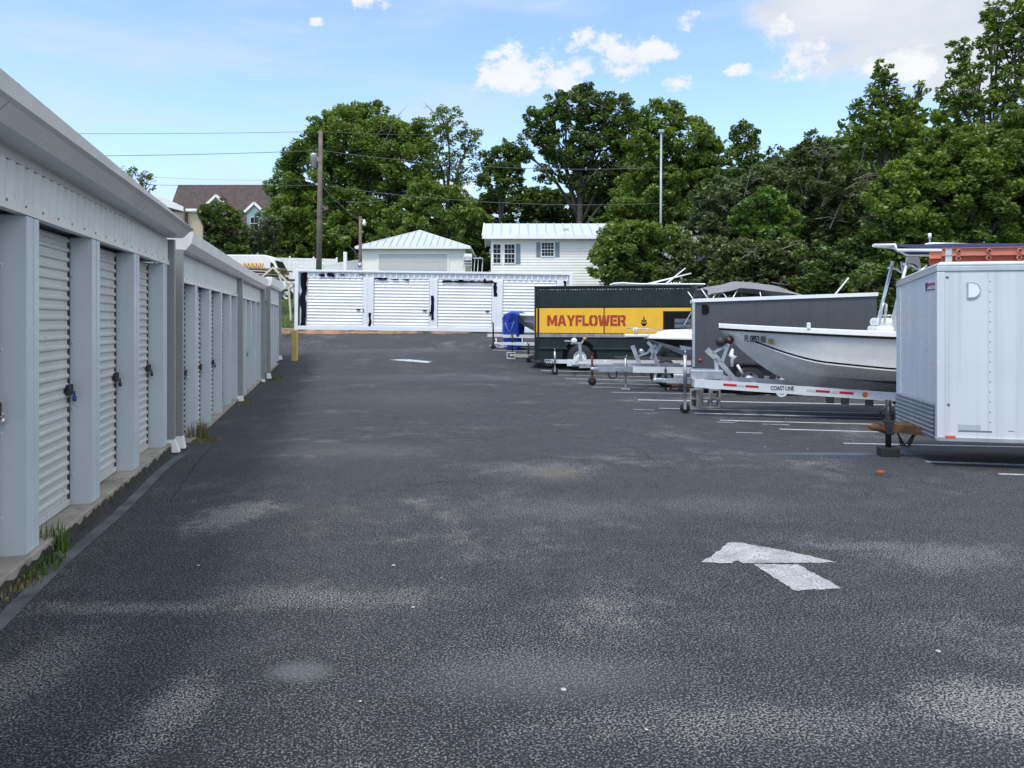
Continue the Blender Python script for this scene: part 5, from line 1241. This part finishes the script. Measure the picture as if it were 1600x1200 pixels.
# body with wheel arch: side skin in pieces above the arch
b.box(0, Lt - .35, .0, wt_, zw, zr_ - .0)
rows = []
for y, ins in ((0.0, .10), (.06, .03), (.25, 0), (wt_ - .25, 0), (wt_ - .06, .03), (wt_, .10)):
    cx_, cz_ = Lt - .6, 1.4
    rows.append([(max(Lt - .36, x - ins * .5) if x > Lt - .36 else Lt - .36, y, z - (ins if z > zr_ - .3 else 0)) for x, z in [(Lt - .36, zw), (Lt + .15, zw), (Lt + .12, zr_ - rr_ - .3)] + [(Lt - rr_ + .1 + rr_ * math.cos(q), zr_ - rr_ + rr_ * math.sin(q)) for q in np.linspace(0, math.pi / 2, 8)] + [(Lt - .36, zr_)]])
b.grid(rows, True, True); b.add(rows[0], [tuple(range(len(rows[0])))]); b.add(rows[-1], [tuple(range(len(rows[-1])))])
b.build('body', TK)
# lower skirt with wheel arch
xw = L.X(906); rw = .46; zwc = L.gz(xw) + rw; ra = rw + .17
b = mb(green)
arch = [(xw + ra * math.cos(q), zwc + ra * math.sin(q)) for q in np.linspace(math.pi, 0, 15)]
for seg in range(14):
    (xa, za), (xb, zb2) = arch[seg], arch[seg + 1]; b.add([(xa, .0, max(za, zb)), (xb, .0, max(zb2, zb)), (xb, .0, zw), (xa, .0, zw), (xa, .05, max(za, zb)), (xb, .05, max(zb2, zb)), (xb, .05, zw), (xa, .05, zw)], [(0, 1, 2, 3), (4, 7, 6, 5), (0, 4, 5, 1)])
b.box(0, xw - ra, 0, .05, zb, zw); b.box(xw + ra, Lt, 0, .05, zb, zw); b.box(0, .05, .05, wt_ - .05, zb + .1, zw); b.box(0, Lt, wt_ - .05, wt_, zb, zw)
b.build('skirt', TK)
b = mb(dark); b.box(.1, Lt - .2, .4, wt_ - .4, zb + .05, zw - .02); b.build('chassis', TK)
b = mb(yel); b.box(.0, L.X(1036), -.006, .0, zy0, zy1); b.box(L.X(1036), Lt, -.006, 0, L.Z(486, L.X(1060)), zy1); b.box(-.006, 0, 0, wt_, zy0, zy1); yb = b.build('yellow_band', TK)
b = mb(ink); b.box(0, Lt - .3, -.008, 0, zy1 + .001, zy1 + .045); b.box(0, L.X(1036), -.008, 0, zy0 - .02, zy0 - .001); b.box(0, Lt - .3, -.008, 0, zw - .04, zw); b.build('band_edge', TK)
b = mb(mat('rust_streak', (.16, .05, .015), .9, var=.3)); b.box(L.X(943), L.X(945), -.0078, -.006, zy0, zy1)
b.box(L.X(842), L.X(842.8), -.0078, -.006, zy0, zy1 - .05); b.build('rust_seam', TK)
b = mb(mat('faded_grey_band', (.25, .27, .28), .6, var=.35, scale=5, streak=.6, dirt=.3)); b.box(0, L.X(979), -.005, 0, zw + .01, zy0 - .005); b.build('grey_band', TK)
rt_ = mat('rust_red_lettering', (.36, .04, .01), .6, var=.15)
a, c_ = L.P(855, 509.3), L.P(978, 492.3)
GL = {'M': (1.25, [[(0,1),(.28,1),(.5,.45),(.72,1),(1,1),(1,0),(.74,0),(.74,.55),(.58,.1),(.42,.1),(.26,.55),(.26,0),(0,0)]]),
      'A': (1.12, [[(0,0),(.33,1),(.49,1),(.49,.72),(.41,.42),(.49,.42),(.49,.2),(.34,.2),(.29,0)], [(1,0),(.67,1),(.51,1),(.51,.72),(.59,.42),(.51,.42),(.51,.2),(.66,.2),(.71,0)]]),
      'Y': (1.05, [[(0,1),(.32,1),(.5,.62),(.68,1),(1,1),(.65,.4),(.65,0),(.35,0),(.35,.4)]]),
      'F': (.8, [[(0,0),(0,1),(1,1),(1,.76),(.36,.76),(.36,0)], [(.42,.36),(.42,.59),(.92,.59),(.92,.36)]]),
      'L': (.8, [[(0,1),(.36,1),(.36,.25),(1,.25),(1,0),(0,0)]]),
      'O': (1.05, [[(.48,1),(.2,1),(0,.8),(0,.2),(.2,0),(.48,0),(.48,.2),(.4,.2),(.32,.32),(.32,.68),(.4,.8),(.48,.8)], [(.52,1),(.8,1),(1,.8),(1,.2),(.8,0),(.52,0),(.52,.2),(.6,.2),(.68,.32),(.68,.68),(.6,.8),(.52,.8)]]),
      'W': (1.45, [[(0,1),(.23,1),(.30,.42),(.39,1),(.61,1),(.70,.42),(.77,1),(1,1),(.84,0),(.59,0),(.5,.5),(.41,0),(.16,0)]]),
      'E': (.85, [[(0,0),(0,1),(1,1),(1,.76),(.36,.76),(.36,.24),(1,.24),(1,0)], [(.42,.39),(.42,.61),(.92,.61),(.92,.39)]]),
      'R': (1.0, [[(0,0),(0,1),(.33,1),(.33,0)], [(.38,1),(.82,1),(.98,.86),(.98,.58),(.85,.46),(1,0),(.67,0),(.56,.36),(.38,.36),(.38,.56),(.6,.56),(.66,.62),(.66,.74),(.6,.79),(.38,.79)]])}
wsum = sum(GL[ch][0] for ch in 'MAYFLOWER') + 8 * .04; ux = (c_.x - a.x) / wsum; xx = a.x; b = mb(rt_)
for ch in 'MAYFLOWER':
    for pg in GL[ch][1]: b.prism([(xx + u * GL[ch][0] * ux, a.z + v * (c_.z - a.z)) for u, v in pg], -.0105, -.0065, 'y')
    xx += (GL[ch][0] + .04) * ux
b.build('lettering', yb)
b = mb(yel)   # stencil cuts
for px in (914.5, 927, 903): 
    pass
fad = mat('faded_lettering', (.50, .40, .22), .6)
a, c_ = L.P(930, 525.5), L.P(972, 521.5); text_fit('small_lettering', '& STORAGE CO', fad, TK, (a.x, a.z), (c_.x, c_.z), -.0065, off=.01)
# ship emblem
e = lambda px, py: (L.P(px, py).x, L.P(px, py).z)
b = mb(ink); b.prism([e(1001, 503), e(1002, 506), e(1004.5, 509.5), e(1008, 509.5), e(1010.5, 506), e(1011, 503), e(1008, 505), e(1004, 505)], -.01, -.0062, 'y')
b.prism([e(1002.3, 500), e(1004.6, 499.5), e(1004.6, 503.6), e(1002.3, 502.5)], -.01, -.0062, 'y'); b.prism([e(1005.2, 495), e(1006, 493.5), e(1007.2, 497.5), e(1007.2, 504), e(1005.2, 504)], -.01, -.0062, 'y'); b.prism([e(1007.8, 499.5), e(1010, 500), e(1010, 502.5), e(1007.8, 503.6)], -.01, -.0062, 'y')
b.build('ship_emblem', yb)
b = mb(green); 
for x0_, x1_, py in ((843, 887, 544.5), (926, 1000, 545.5)): a, c_ = L.P(x0_, py + 1.5), L.P(x1_, py - 1.5); b.bbox(a.x, c_.x, -.05, .0, a.z, c_.z, .015)
for px in (836.5, 841): x = L.X(px); b.bbox(x - .03, x + .03, -.03, 0, zb, zr_, .008)
b.bbox(0, Lt - .2, -.04, .02, zr_ - .03, zr_ + .03, .01); b.build('rub_strip', TK)
b = mb(mat('dull_rivet_white', (.3, .32, .32), .6)); rr2 = random.Random(3)
for k in range(60): x = .12 + k * (Lt - .5) / 60; b.box(x, x + rr2.uniform(.01, .06), -.008, 0, zr_ - .10 - rr2.uniform(0, .03), zr_ - .085)
b.build('rivets', TK)
b = mb(ink); a, c_ = L.P(1038, 516), L.P(1084, 487.5); b.box(a.x, c_.x, -.008, -.001, a.z, c_.z); cw = b.build('cab_opening', TK)
b = mb(mat('cab_glass', (.10, .14, .17), .1)); a, c_ = L.P(1054, 512), L.P(1080, 498); b.box(a.x, c_.x, -.014, -.009, a.z, c_.z); b.use(dark); b.box(a.x, c_.x, -.018, -.0145, (a.z + c_.z) / 2 - .02, (a.z + c_.z) / 2 + .02); b.build('cab_window', cw)
for x in (xw, Lt - 1.0):
    for yy in (.12, wt_ - .12): wheel('wheel', TK, (x, yy, L.gz(x, yy) + rw), rw, .24, white, .50, 5)
b = mb(dark); b.bbox(-.25, .0, .1, wt_ - .1, zb + .02, zb + .14, .01); b.build('rear_bumper', TK)

# ======== boat under blue tarp behind the truck
o = G(771, 545); L = Lot(o)
ST = L.thing('boat_trailer', 'silver boat trailer farthest down the lot, under the bow wrapped in blue tarp', 'boat trailer', group='trailers parked in the lot')
za = L.Z(527, 0); boat_trailer(ST, L, .55, L.X(790), 5.6, za, za - .05, .13, railw, cross=4)
b = mb(railw); b.beam((L.X(762), 0, L.Z(524, 0)), (L.X(815), 0, L.Z(524, 0)), .09, .12); b.build('tongue', ST); jack(ST, 0, -.05, L.gz(0), L.Z(505, 0), dark, True, wr=.1)
b = mb(galv); b.tube([L.P(775, 528), L.P(776, 543), L.P(788, 543), L.P(788, 530)], .03, 6); b.build('step_frame', ST)
for sg in (-1, 1): wheel('wheel', ST, (3.6, sg * .85, L.gz(3.6) + .3), .3, .18, white)
SB = L.thing('fishing_boat', 'white fishing boat half hidden by the truck, with outrigger poles above its hardtop', 'boat', group='boats on trailers')
bx = L.X(790); SB.location = L.o + L.dv * bx; LS = Lot(SB.location.copy())
s0 = LS.Z(491, 0)
hull(SB, 6.8, .98, s0, s0 - .15, LS.Z(528, 1.5), 2.0, (hullg, hullg, whitegel, whitegel), pw_=1.3, bz=2.4, lip=.05)
zt_ = LS.Z(444.5, LS.X(975), 0); xa, xb = LS.X(955), LS.X(1100)
b = mb(white); b.grid([[(x, -.95, z), (x, -.9, z + .05), (x, 0, z + .09), (x, .9, z + .05), (x, .95, z), (x, 0, z + .01)] for x, z in ((xa, zt_ - .08), (xa + .15, zt_ - .02), (xa + .5, zt_ - .0), (xa + 1.2, zt_ - .05), (xb, zt_ - .08))], True, True); hp = b.build('hardtop', SB)
b = mb(alu)
for sg in (-1, 1):
    for x in (xa + .4, xa + 1.6): b.tube([(x, sg * .6, zt_ - .05), (x - .1, sg * .6, s0 - .2)], .03, 6)
b.build('hardtop_leg', hp)
b = mb(white)
for p0_, p1_ in (((1007, 445), (1080, 427)), ((1036, 447), (1071, 419))): b.tube([LS.P(*p0_, -.5), LS.P(*p1_, -.5)], [.04, .025], 6)
b.build('outrigger', hp)
b = mb(white)
for px in (1048, 1052, 1056, 1061): b.tube([LS.P(px, 446, .2), LS.P(px + 1, 441, .2)], .03, 6)
b.build('rod_holder', hp)
# the tarp: draped over the bow, gathered to the trailer
tarp = mat('blue_tarp', (.012, .045, .36), .45, var=.25, scale=3, bump=.6, bscale=9)
b = mb(tarp); rows = []; rr3 = random.Random(9)
secs = [(783, .05, 500, 515), (787, .3, 493, 540), (795, .55, 489.5, 545), (802, .72, 488, 545), (808, .85, 488.5, 546), (813, .93, 491, 541)]
for px, hw, yt, ybm in secs:
    x = LS.X(px, -.3); zt2, zb2 = LS.Z(yt, x, -.3) + .02, LS.Z(ybm, x, -.3); row = []
    for k in range(15):
        u = k / 14 * 2 - 1; f_ = abs(u); 
        if f_ < .4: y = u / .4 * hw; z = zt2 - .05 * f_
        else: w_ = (f_ - .4) / .6; y = math.copysign(hw * (1 - .55 * w_), u); z = zt2 + (zb2 - zt2) * w_
        row.append((x + rr3.uniform(-.03, .03), y + rr3.uniform(-.03, .03) - .0, z + rr3.uniform(-.03, .03)))
    rows.append(row)
b.grid(rows, False); o = b.build('tarp', fix=False); o.location = SB.location + Vector((0, 0, .02)); o.rotation_euler = (0, 0, LR); tag(o, 'bright blue tarp draped over the bow of the farthest boat', 'tarp')
m_ = o.modifiers.new('thick', 'SOLIDIFY'); m_.thickness = .01
b = mb(mat('tarp_rope', (.25, .27, .35), .8)); b.tube([LS.P(789, 505, -.85), LS.P(794, 517, -.75), LS.P(801, 527, -.6)], .015, 5); b.tube([LS.P(803, 503, -.95), LS.P(799, 515, -.8), LS.P(795, 520, -.7)], .015, 5); ob = b.build('rope', o); 

# ======== small trailers between the blue tarp and the truck
def small_trailer(label, px, py, ytong, d_extra, m, jm, pxe, tube_end=False, w_=.55):
    o = G(px, py); L = Lot(o); t = L.thing('utility_trailer', label, 'trailer', group='trailers parked in the lot')
    zt_ = L.Z(ytong, 0); b = mb(m); b.beam((-.5, 0, zt_), (.7, 0, zt_), .09, .12); b.build('tongue', t)
    if tube_end:
        b = mb(m); z_ = L.Z(556, 0)
        b.box(-.22, .12, -.1, .1, z_ + .12, z_ + .15); b.box(-.22, .12, -.1, .1, z_ - .11, z_ - .08); b.box(-.22, -.19, -.1, .1, z_ - .08, z_ + .12); b.box(.09, .12, -.1, .1, z_ - .08, z_ + .12); b.beam((.12, 0, z_), (.9, 0, z_), .06, .08); b.build('bumper_frame', t)
    b = mb(m)
    for sg in (-1, 1): b.beam((.45, sg * w_, zt_), (2.8, sg * w_, zt_), .06, .10); b.beam((-.2, 0, zt_), (.5, sg * w_, zt_), .06, .10)
    for x in (.5, 1.4, 2.7): b.beam((x, -w_, zt_), (x, w_, zt_), .06, .08)
    b.build('frame', t); coupler(t, -.75, 0, zt_, m); jack(t, 0, -.06, L.gz(0), zt_ + .45, jm, True)
    for sg in (-1, 1): wheel('wheel', t, (1.9, sg * (w_ + .14), L.gz(1.9) + .26), .26, .16, white)
    b = mb(m); b.beam((.5, -w_, zt_ + .28), (2.7, -w_, zt_ + .28), .04, .05); b.beam((.5, -w_, zt_), (.5, -w_, zt_ + .3), .05, .05); b.beam((1.2, -w_, zt_), (1.2, -w_, zt_ + .3), .05, .05); b.build('side_rail', t)
    return L
small_trailer('small silver trailer with a square frame end, just right of the blue tarp', 801, 560, 537, 0, railw, dark, 0, True)
small_trailer('low pale trailer tongue resting by the rear corner of the truck', 826, 566, 556, 0, mat('pale_tan_steel', (.42, .38, .30), .6), dark, 0)
# ---------------------------------------------------------------- trees
L_dark = leaf_mat('leaf_dark_green', (.042, .068, .015), (.13, .195, .036))
L_mid = leaf_mat('leaf_mid_green', (.066, .112, .019), (.20, .285, .047))
L_bright = leaf_mat('leaf_bright_green', (.06, .13, .018), (.15, .26, .04))
L_olive = leaf_mat('leaf_olive', (.055, .075, .024), (.14, .17, .05))
L_grey = leaf_mat('leaf_grey_green', (.06, .085, .04), (.14, .175, .08))
barkm = mat('bark', (.075, .065, .055), .95, var=.35, scale=6, bump=.5); deadm = mat('dead_wood', (.17, .155, .13), .95, var=.25, scale=6)
def leaf_mesh(name, clumps, size, parent, m, flat=.35):
    """clumps: list of (centre, radius, count); leaves are small folded diamonds"""
    C_ = []; 
    for c, r, n in clumps:
        n = int(n); u = rng.normal(size=(n, 3)); u /= np.linalg.norm(u, axis=1)[:, None]
        rad = np.cbrt(rng.uniform(.12, 1, n))[:, None]
        C_.append(np.array(c) + u * rad * np.array([r, r, r * .78]))
    P = np.concatenate(C_); n = len(P)
    a = rng.normal(size=(n, 3)); a[:, 2] *= .55; a /= np.linalg.norm(a, axis=1)[:, None]
    up = rng.normal(size=(n, 3)) * .7 + np.array([0, 0, 1.0]); bvec = np.cross(up, a); bvec /= np.linalg.norm(bvec, axis=1)[:, None] + 1e-9
    s = (size * rng.uniform(.6, 1.35, n))[:, None]
    V = np.stack([P - a * s, P + bvec * s * .5, P + a * s, P - bvec * s * .5], 1).reshape(-1, 3)
    me = bpy.data.meshes.new(name); me.vertices.add(4 * n); me.vertices.foreach_set('co', V.ravel())
    me.loops.add(4 * n); me.loops.foreach_set('vertex_index', np.arange(4 * n)); me.polygons.add(n)
    me.polygons.foreach_set('loop_start', np.arange(n) * 4); me.polygons.foreach_set('loop_total', np.full(n, 4))
    me.materials.append(m); me.update(calc_edges=True); o = bpy.data.objects.new(name, me); COL.objects.link(o); o.parent = parent; return o
def tree(kind, label, base_px, d, blobs, lm, leaf=.2, dens=1., fill=.30, group=None, trunk_r=.22, dead=0, limbs=True, cat='tree', lean=0., gap=1.):
    """blobs: (px, py, rx, ry[, density]) crown lobes in photo pixels, turned into metres at distance d"""
    bp = Wp(base_px, HY, d); bz = g(bp.x, bp.y); base = Vector((bp.x, bp.y, bz)); s = d / F
    t = thing(kind, label, cat, base, -TH, group)
    wood = mb(barkm); clumps = []; cen = []
    for bl in blobs:
        px, py, rx, ry = bl[:4]; dn = bl[4] if len(bl) > 4 else 1.
        X = (px - base_px) * s; Z = EYE + (HY - py) * s - bz; Rx, Rz = rx * s, ry * s; Ry = (Rx + Rz) / 2 * .9
        Y = random.uniform(-.25, .25) * Ry
        cr = max(.22, fill * min(Rx, Rz) ** .75); vol = Rx * Ry * Rz; nc = int(min(230, 6.6 * vol / (cr ** 3) * .16 * gap) + 8)
        cen.append((Vector((X, Y, Z)), Rx, Ry, Rz))
        for _ in range(nc):
            u = rng.normal(size=3); u /= np.linalg.norm(u); rr_ = random.uniform(.35, 1) ** .6
            k = random.uniform(.92, 1.12)
            c = Vector((X + u[0] * Rx * rr_ * k, Y + u[1] * Ry * rr_, Z + u[2] * Rz * rr_ * k - .05))
            r_ = cr * random.uniform(.5, 1.15)
            clumps.append((c, r_, dn * dens * 26 * (r_ / leaf) ** 2 * .30 + 5))
    H = max(c.z for c, *_ in cen); mid = sorted(cen, key=lambda q: abs(q[0].x))[0][0]
    top = Vector((mid.x * .6 + lean, mid.y * .4, H * .72))
    path = [Vector((0, 0, -.3)), Vector((.04 * H * random.uniform(-1, 1), 0, H * .25)), Vector((top.x * .6, top.y * .5, H * .5)), top]
    wood.tube([tuple(p) for p in path], [trunk_r * 1.3, trunk_r, trunk_r * .75, trunk_r * .25], 10)
    tr = None
    if limbs:
        for c, Rx, Ry, Rz in cen:
            zf = random.uniform(.35, .65); st = path[1].lerp(path[2], random.random()) if c.z > path[2].z * .8 else path[0].lerp(path[1], .9)
            mdp = st.lerp(c, .5) + Vector((random.uniform(-.3, .3), random.uniform(-.3, .3), .25 * (c - st).length * .5))
            wood.tube([tuple(st), tuple(mdp), tuple(c)], [trunk_r * .55, trunk_r * .35, trunk_r * .16], 7)
            for _ in range(7):
                u = Vector(rng.normal(size=3)); u.normalize(); e = c + Vector((u.x * Rx, u.y * Ry, abs(u.z) * Rz * .9 - .2 * Rz))
                m_ = c.lerp(e, .5) + Vector(rng.normal(size=3)) * .12 * Rx
                wood.tube([tuple(mdp.lerp(c, random.uniform(.3, 1))), tuple(m_), tuple(e)], [trunk_r * .22, trunk_r * .13, .012], 5, False)
    wood.build('trunk', t)
    leaf_mesh('crown', clumps, leaf, t, lm)
    if dead:
        b = mb(deadm)
        for _ in range(dead):
            c, Rx, Ry, Rz = random.choice(cen)
            st = c + Vector((random.uniform(-.5, .5) * Rx, -Ry * random.uniform(.75, 1.0), random.uniform(-.5, .3) * Rz))
            u = Vector((random.uniform(-1, 1), -.35, random.uniform(-.3, 1))).normalized(); L_ = random.uniform(.6, 1.2) * min(Rx, Rz)
            e = st + u * L_; m_ = st.lerp(e, .5) + Vector((0, 0, random.uniform(-.15, .2)))
            b.tube([tuple(st), tuple(m_), tuple(e)], [.035, .025, .008], 5, False)
            for k in range(4):
                f0 = st.lerp(e, random.uniform(.3, .9)); v = (u + Vector(rng.normal(size=3)) * .6).normalized() * L_ * random.uniform(.25, .5)
                b.tube([tuple(f0), tuple(f0 + v * .5 + Vector((0, 0, .04))), tuple(f0 + v)], [.018, .012, .005], 4, False)
        b.build('dead_branches', t)
    return t
TG = 'trees beyond the container'; RG = 'trees along the right side of the lot'
tree('broadleaf_tree', 'broad dark green tree behind the utility pole, its rounded top the tallest on the left', 555, 57,
     [(560, 225, 75, 60), (500, 270, 65, 62), (455, 325, 42, 55), (625, 245, 60, 65), (590, 320, 90, 65), (440, 370, 30, 38), (515, 370, 75, 50), (500, 205, 28, 22), (575, 185, 40, 25), (470, 395, 60, 30), (560, 385, 90, 45), (610, 215, 40, 30)], L_mid, 0.139, 1.15, group=TG, trunk_r=.4, dead=10)
tree('poplar_tree', 'open airy tree showing much sky between its branches, right of the broad dark tree', 700, 60,
     [(700, 190, 30, 26, .8), (735, 215, 24, 22, .6), (680, 235, 35, 35, .6), (722, 265, 40, 34, .42), (665, 280, 34, 34, .8), (712, 310, 28, 20, .5)], L_mid, 0.123, .62, .26, group=TG, trunk_r=.25, dead=10, gap=.62)
tree('young_tree', 'bright green bushy tree rising just behind the garage roof', 680, 54,
     [(690, 325, 52, 40), (640, 350, 42, 40), (735, 350, 34, 34), (660, 300, 28, 24)], L_mid, 0.131, 1.1, group=TG, trunk_r=.2)
tree('oak_tree', 'small dense dark tree standing between the airy tree and the tallest crown', 782, 58,
     [(782, 245, 30, 27), (775, 285, 27, 28), (800, 268, 20, 25)], L_dark, 0.131, 1.2, group=TG, trunk_r=.22)
tree('tall_oak_tree', 'tall dark green tree with layered limbs behind the mobile home', 908, 58,
     [(905, 165, 52, 28), (950, 180, 45, 34), (855, 185, 32, 26), (915, 138, 16, 10), (880, 220, 48, 34), (940, 235, 62, 36), (985, 215, 35, 45), (870, 265, 36, 24, .8), (930, 280, 50, 26), (985, 290, 34, 42), (815, 235, 18, 22, .6), (835, 205, 20, 16, .5)], L_dark, 0.131, 1.0, group=TG, trunk_r=.3, dead=8, gap=.85)
tree('underwood_tree', 'low shadowy tree filling the gap behind the garage and the mobile home', 800, 64,
     [(790, 335, 60, 40), (870, 340, 60, 38), (735, 355, 50, 45), (950, 345, 50, 40), (840, 310, 45, 18)], L_dark, .2, 1.2, group=TG, trunk_r=.25)
tree('maple_tree', 'lively green tree right of the tallest dark crown, behind the tall light pole', 1045, 53,
     [(1040, 185, 42, 32), (1075, 225, 50, 42), (1010, 235, 36, 40), (1110, 250, 35, 35), (1020, 290, 52, 42), (1085, 290, 50, 40), (985, 330, 40, 36), (1060, 335, 60, 30)], L_mid, 0.131, 1.1, group=TG, trunk_r=.3)
tree('vine_tree', 'narrow dark tree with a rounded vine-covered top standing above the bushes', 1166, 50,
     [(1165, 212, 22, 22), (1167, 245, 20, 26), (1160, 285, 28, 28)], L_dark, 0.123, 1.2, group=TG, trunk_r=.14)
tree('sparse_tree', 'wispy small tree with sky showing through, right of the vine-covered one', 1214, 50,
     [(1212, 238, 15, 14, .6), (1205, 262, 20, 14, .7), (1268, 215, 12, 16, .5)], L_grey, .13, .7, .2, group=TG, trunk_r=.09, gap=.6)
tree('greygreen_tree', 'dull grey-green bushy tree in the middle of the wood', 1200, 45,
     [(1200, 290, 52, 36), (1130, 315, 46, 42), (1110, 365, 45, 40), (1245, 262, 34, 26), (1160, 350, 50, 40)], L_grey, .14, 1.1, group=RG, trunk_r=.15, dead=8)
tree('dying_oak_tree', 'dark tree with many bare grey branches in front of the wood', 1290, 41,
     [(1275, 240, 40, 24), (1290, 285, 60, 44), (1305, 345, 62, 46), (1255, 335, 40, 40), (1335, 300, 30, 40)], L_olive, .12, 1.25, group=RG, trunk_r=.16, dead=22)
tree('sweetgum_tree', 'light feathery conical tree rising above the wood right of centre', 1382, 47,
     [(1378, 115, 18, 20, .8), (1385, 145, 30, 24, .8), (1362, 165, 30, 24, .8), (1408, 170, 28, 20, .7), (1438, 138, 10, 12, .6), (1425, 158, 16, 12, .6), (1380, 205, 46, 30), (1345, 225, 26, 24), (1420, 220, 34, 26)], L_mid, 0.123, .85, .26, group=RG, trunk_r=.2, gap=.8)
tree('tall_gum_tree', 'tall open tree with dark leaves reaching the top right corner of the view', 1556, 40,
     [(1565, 20, 28, 24, .9), (1590, 60, 40, 34, .9), (1550, 70, 26, 28, .8), (1500, 78, 20, 18, .8), (1520, 110, 34, 20, .7), (1495, 145, 32, 24, .8), (1585, 125, 40, 34, .8), (1540, 160, 40, 22, .7), (1620, 30, 40, 50)], L_mid, .13, .8, .26, group=RG, trunk_r=.2, gap=.8, dead=6)
tree('live_oak_tree', 'huge dense green oak filling the right edge above the trailers', 1520, 31,
     [(1530, 235, 75, 42), (1440, 270, 60, 42), (1600, 235, 60, 50), (1480, 320, 90, 55), (1395, 335, 55, 48), (1570, 330, 80, 60), (1470, 220, 40, 24), (1420, 385, 70, 40), (1540, 395, 90, 40), (1650, 300, 70, 80), (1500, 265, 60, 50), (1400, 290, 40, 40), (1590, 190, 50, 30)], L_mid, .095, 1.2, group=RG, trunk_r=.4)
tree('bright_shrub', 'bright yellow-green shrub glowing in the middle of the dark wood', 1200, 38,
     [(1195, 318, 36, 24), (1165, 345, 26, 24), (1230, 350, 24, 26), (1200, 370, 40, 24)], L_bright, .12, 1.1, cat='shrub', group='shrubs in front of the wood', trunk_r=.08)
tree('shrub', 'dense dark shrub overlapping the right end of the mobile home', 985, 37,
     [(985, 388, 56, 38), (948, 412, 34, 32), (1040, 400, 44, 34), (1000, 430, 60, 30), (1000, 362, 42, 20), (965, 372, 34, 26), (1045, 372, 40, 24)], L_mid, .10, 1.2, cat='shrub', group='shrubs in front of the wood', trunk_r=.1)
tree('shrub', 'shrub below the tall light pole with dull lower leaves', 1085, 36,
     [(1090, 400, 40, 34), (1075, 430, 50, 28), (1130, 430, 40, 30)], L_olive, .12, 1.2, cat='shrub', group='shrubs in front of the wood', trunk_r=.1)
tree('shrub', 'olive green thicket right behind the grey canopy boat', 1180, 34,
     [(1150, 405, 46, 36), (1215, 405, 46, 40), (1180, 440, 70, 30), (1255, 440, 50, 34)], L_olive, .11, 1.2, cat='shrub', group='shrubs in front of the wood', trunk_r=.1, dead=8)
tree('shrub', 'shadowy thicket above the middle of the grey trailer', 1300, 32,
     [(1290, 405, 44, 36), (1340, 400, 40, 40), (1300, 450, 70, 36), (1375, 440, 50, 45)], L_dark, .11, 1.2, cat='shrub', group='shrubs in front of the wood', trunk_r=.1)
tree('shrub', 'dark undergrowth between the white boat and the huge oak', 1420, 28,
     [(1370, 450, 50, 40), (1440, 450, 60, 40), (1500, 450, 70, 45), (1580, 450, 70, 45), (1660, 430, 60, 60)], L_dark, .11, 1.1, cat='shrub', group='shrubs in front of the wood', trunk_r=.1)
tree('garden_tree', 'rounded dark tree half hiding the brown-roofed house', 342, 50,
     [(340, 338, 38, 28), (315, 360, 28, 26), (365, 365, 26, 28), (345, 385, 50, 22), (300, 338, 10, 10, .6)], L_dark, 0.115, 1.15, group='garden trees by the house', trunk_r=.2)
tree('garden_tree', 'pale-leaved low tree right of the garden tree, touching the van roof', 405, 52,
     [(408, 375, 26, 20), (420, 350, 20, 24), (385, 392, 18, 10)], L_grey, .13, .9, group='garden trees by the house', trunk_r=.12)
tree('treetop', 'few leafy twigs peeping over the near storage roof', 215, 34,
     [(232, 283, 12, 14, .4), (205, 268, 12, 7, .3), (222, 275, 12, 8, .35)], L_olive, .09, .35, .16, group='garden trees by the house', trunk_r=.06, gap=.5)
# woodland behind everything on the right, one mass
def wood_mass():
    cl = []
    for i in range(700):
        lat = random.uniform(7, 60); s = random.uniform(56, 78); x, y = lat * cs + s * sn, -lat * sn + s * cs
        top = 10.5 if lat < 14 else 12.5 if lat < 26 else 15
        z = g(x, y) + random.uniform(0, top); cl.append(((x, y, z), random.uniform(1.0, 2.0), 170))
    o = leaf_mesh('woodland', cl, .38, None, L_dark); struct(o, 'stuff')
    cl = []
    for i in range(260):
        lat = random.uniform(-42, 8); s = random.uniform(66, 80)
        if -44 < lat < -22 and s < 80: continue
        x, y = lat * cs + s * sn, -lat * sn + s * cs; cl.append(((x, y, g(x, y) + random.uniform(0, 6.5)), random.uniform(.9, 1.8), 130))
    o = leaf_mesh('woodland', cl, .36, None, L_dark); struct(o, 'stuff')
wood_mass()
# undergrowth and tall grass behind the lot
def scrub():
    cl = []
    for i in range(420):
        lat = random.uniform(6, 40); s = 35.5 + random.random() * 14 if lat < 14 else random.uniform(25.5, 48) if lat > 17 else random.uniform(30, 45)
        x, y = lat * cs + s * sn, -lat * sn + s * cs; cl.append(((x, y, g(x, y) + random.uniform(.1, 1.3)), random.uniform(.5, 1.0), 110))
    struct(leaf_mesh('undergrowth', cl, .16, None, L_dark), 'stuff')
scrub()
def slope_grass():
    b = mb(weedm)
    for i in range(2600):
        lat = random.uniform(-16, -9.5); s = random.uniform(33.5, 42); x, y = lat * cs + s * sn, -lat * sn + s * cs; z = g(x, y) - .08; h = random.uniform(.1, .35); a = random.random() * 6.28; l = random.uniform(0, .15)
        b.add([(x - .02 * math.cos(a), y - .02 * math.sin(a), z), (x + .02 * math.cos(a), y + .02 * math.sin(a), z), (x + l, y - l, z + h)], [(0, 1, 2)])
    struct(b.build('tall_grass', fix=False), 'stuff')
slope_grass()
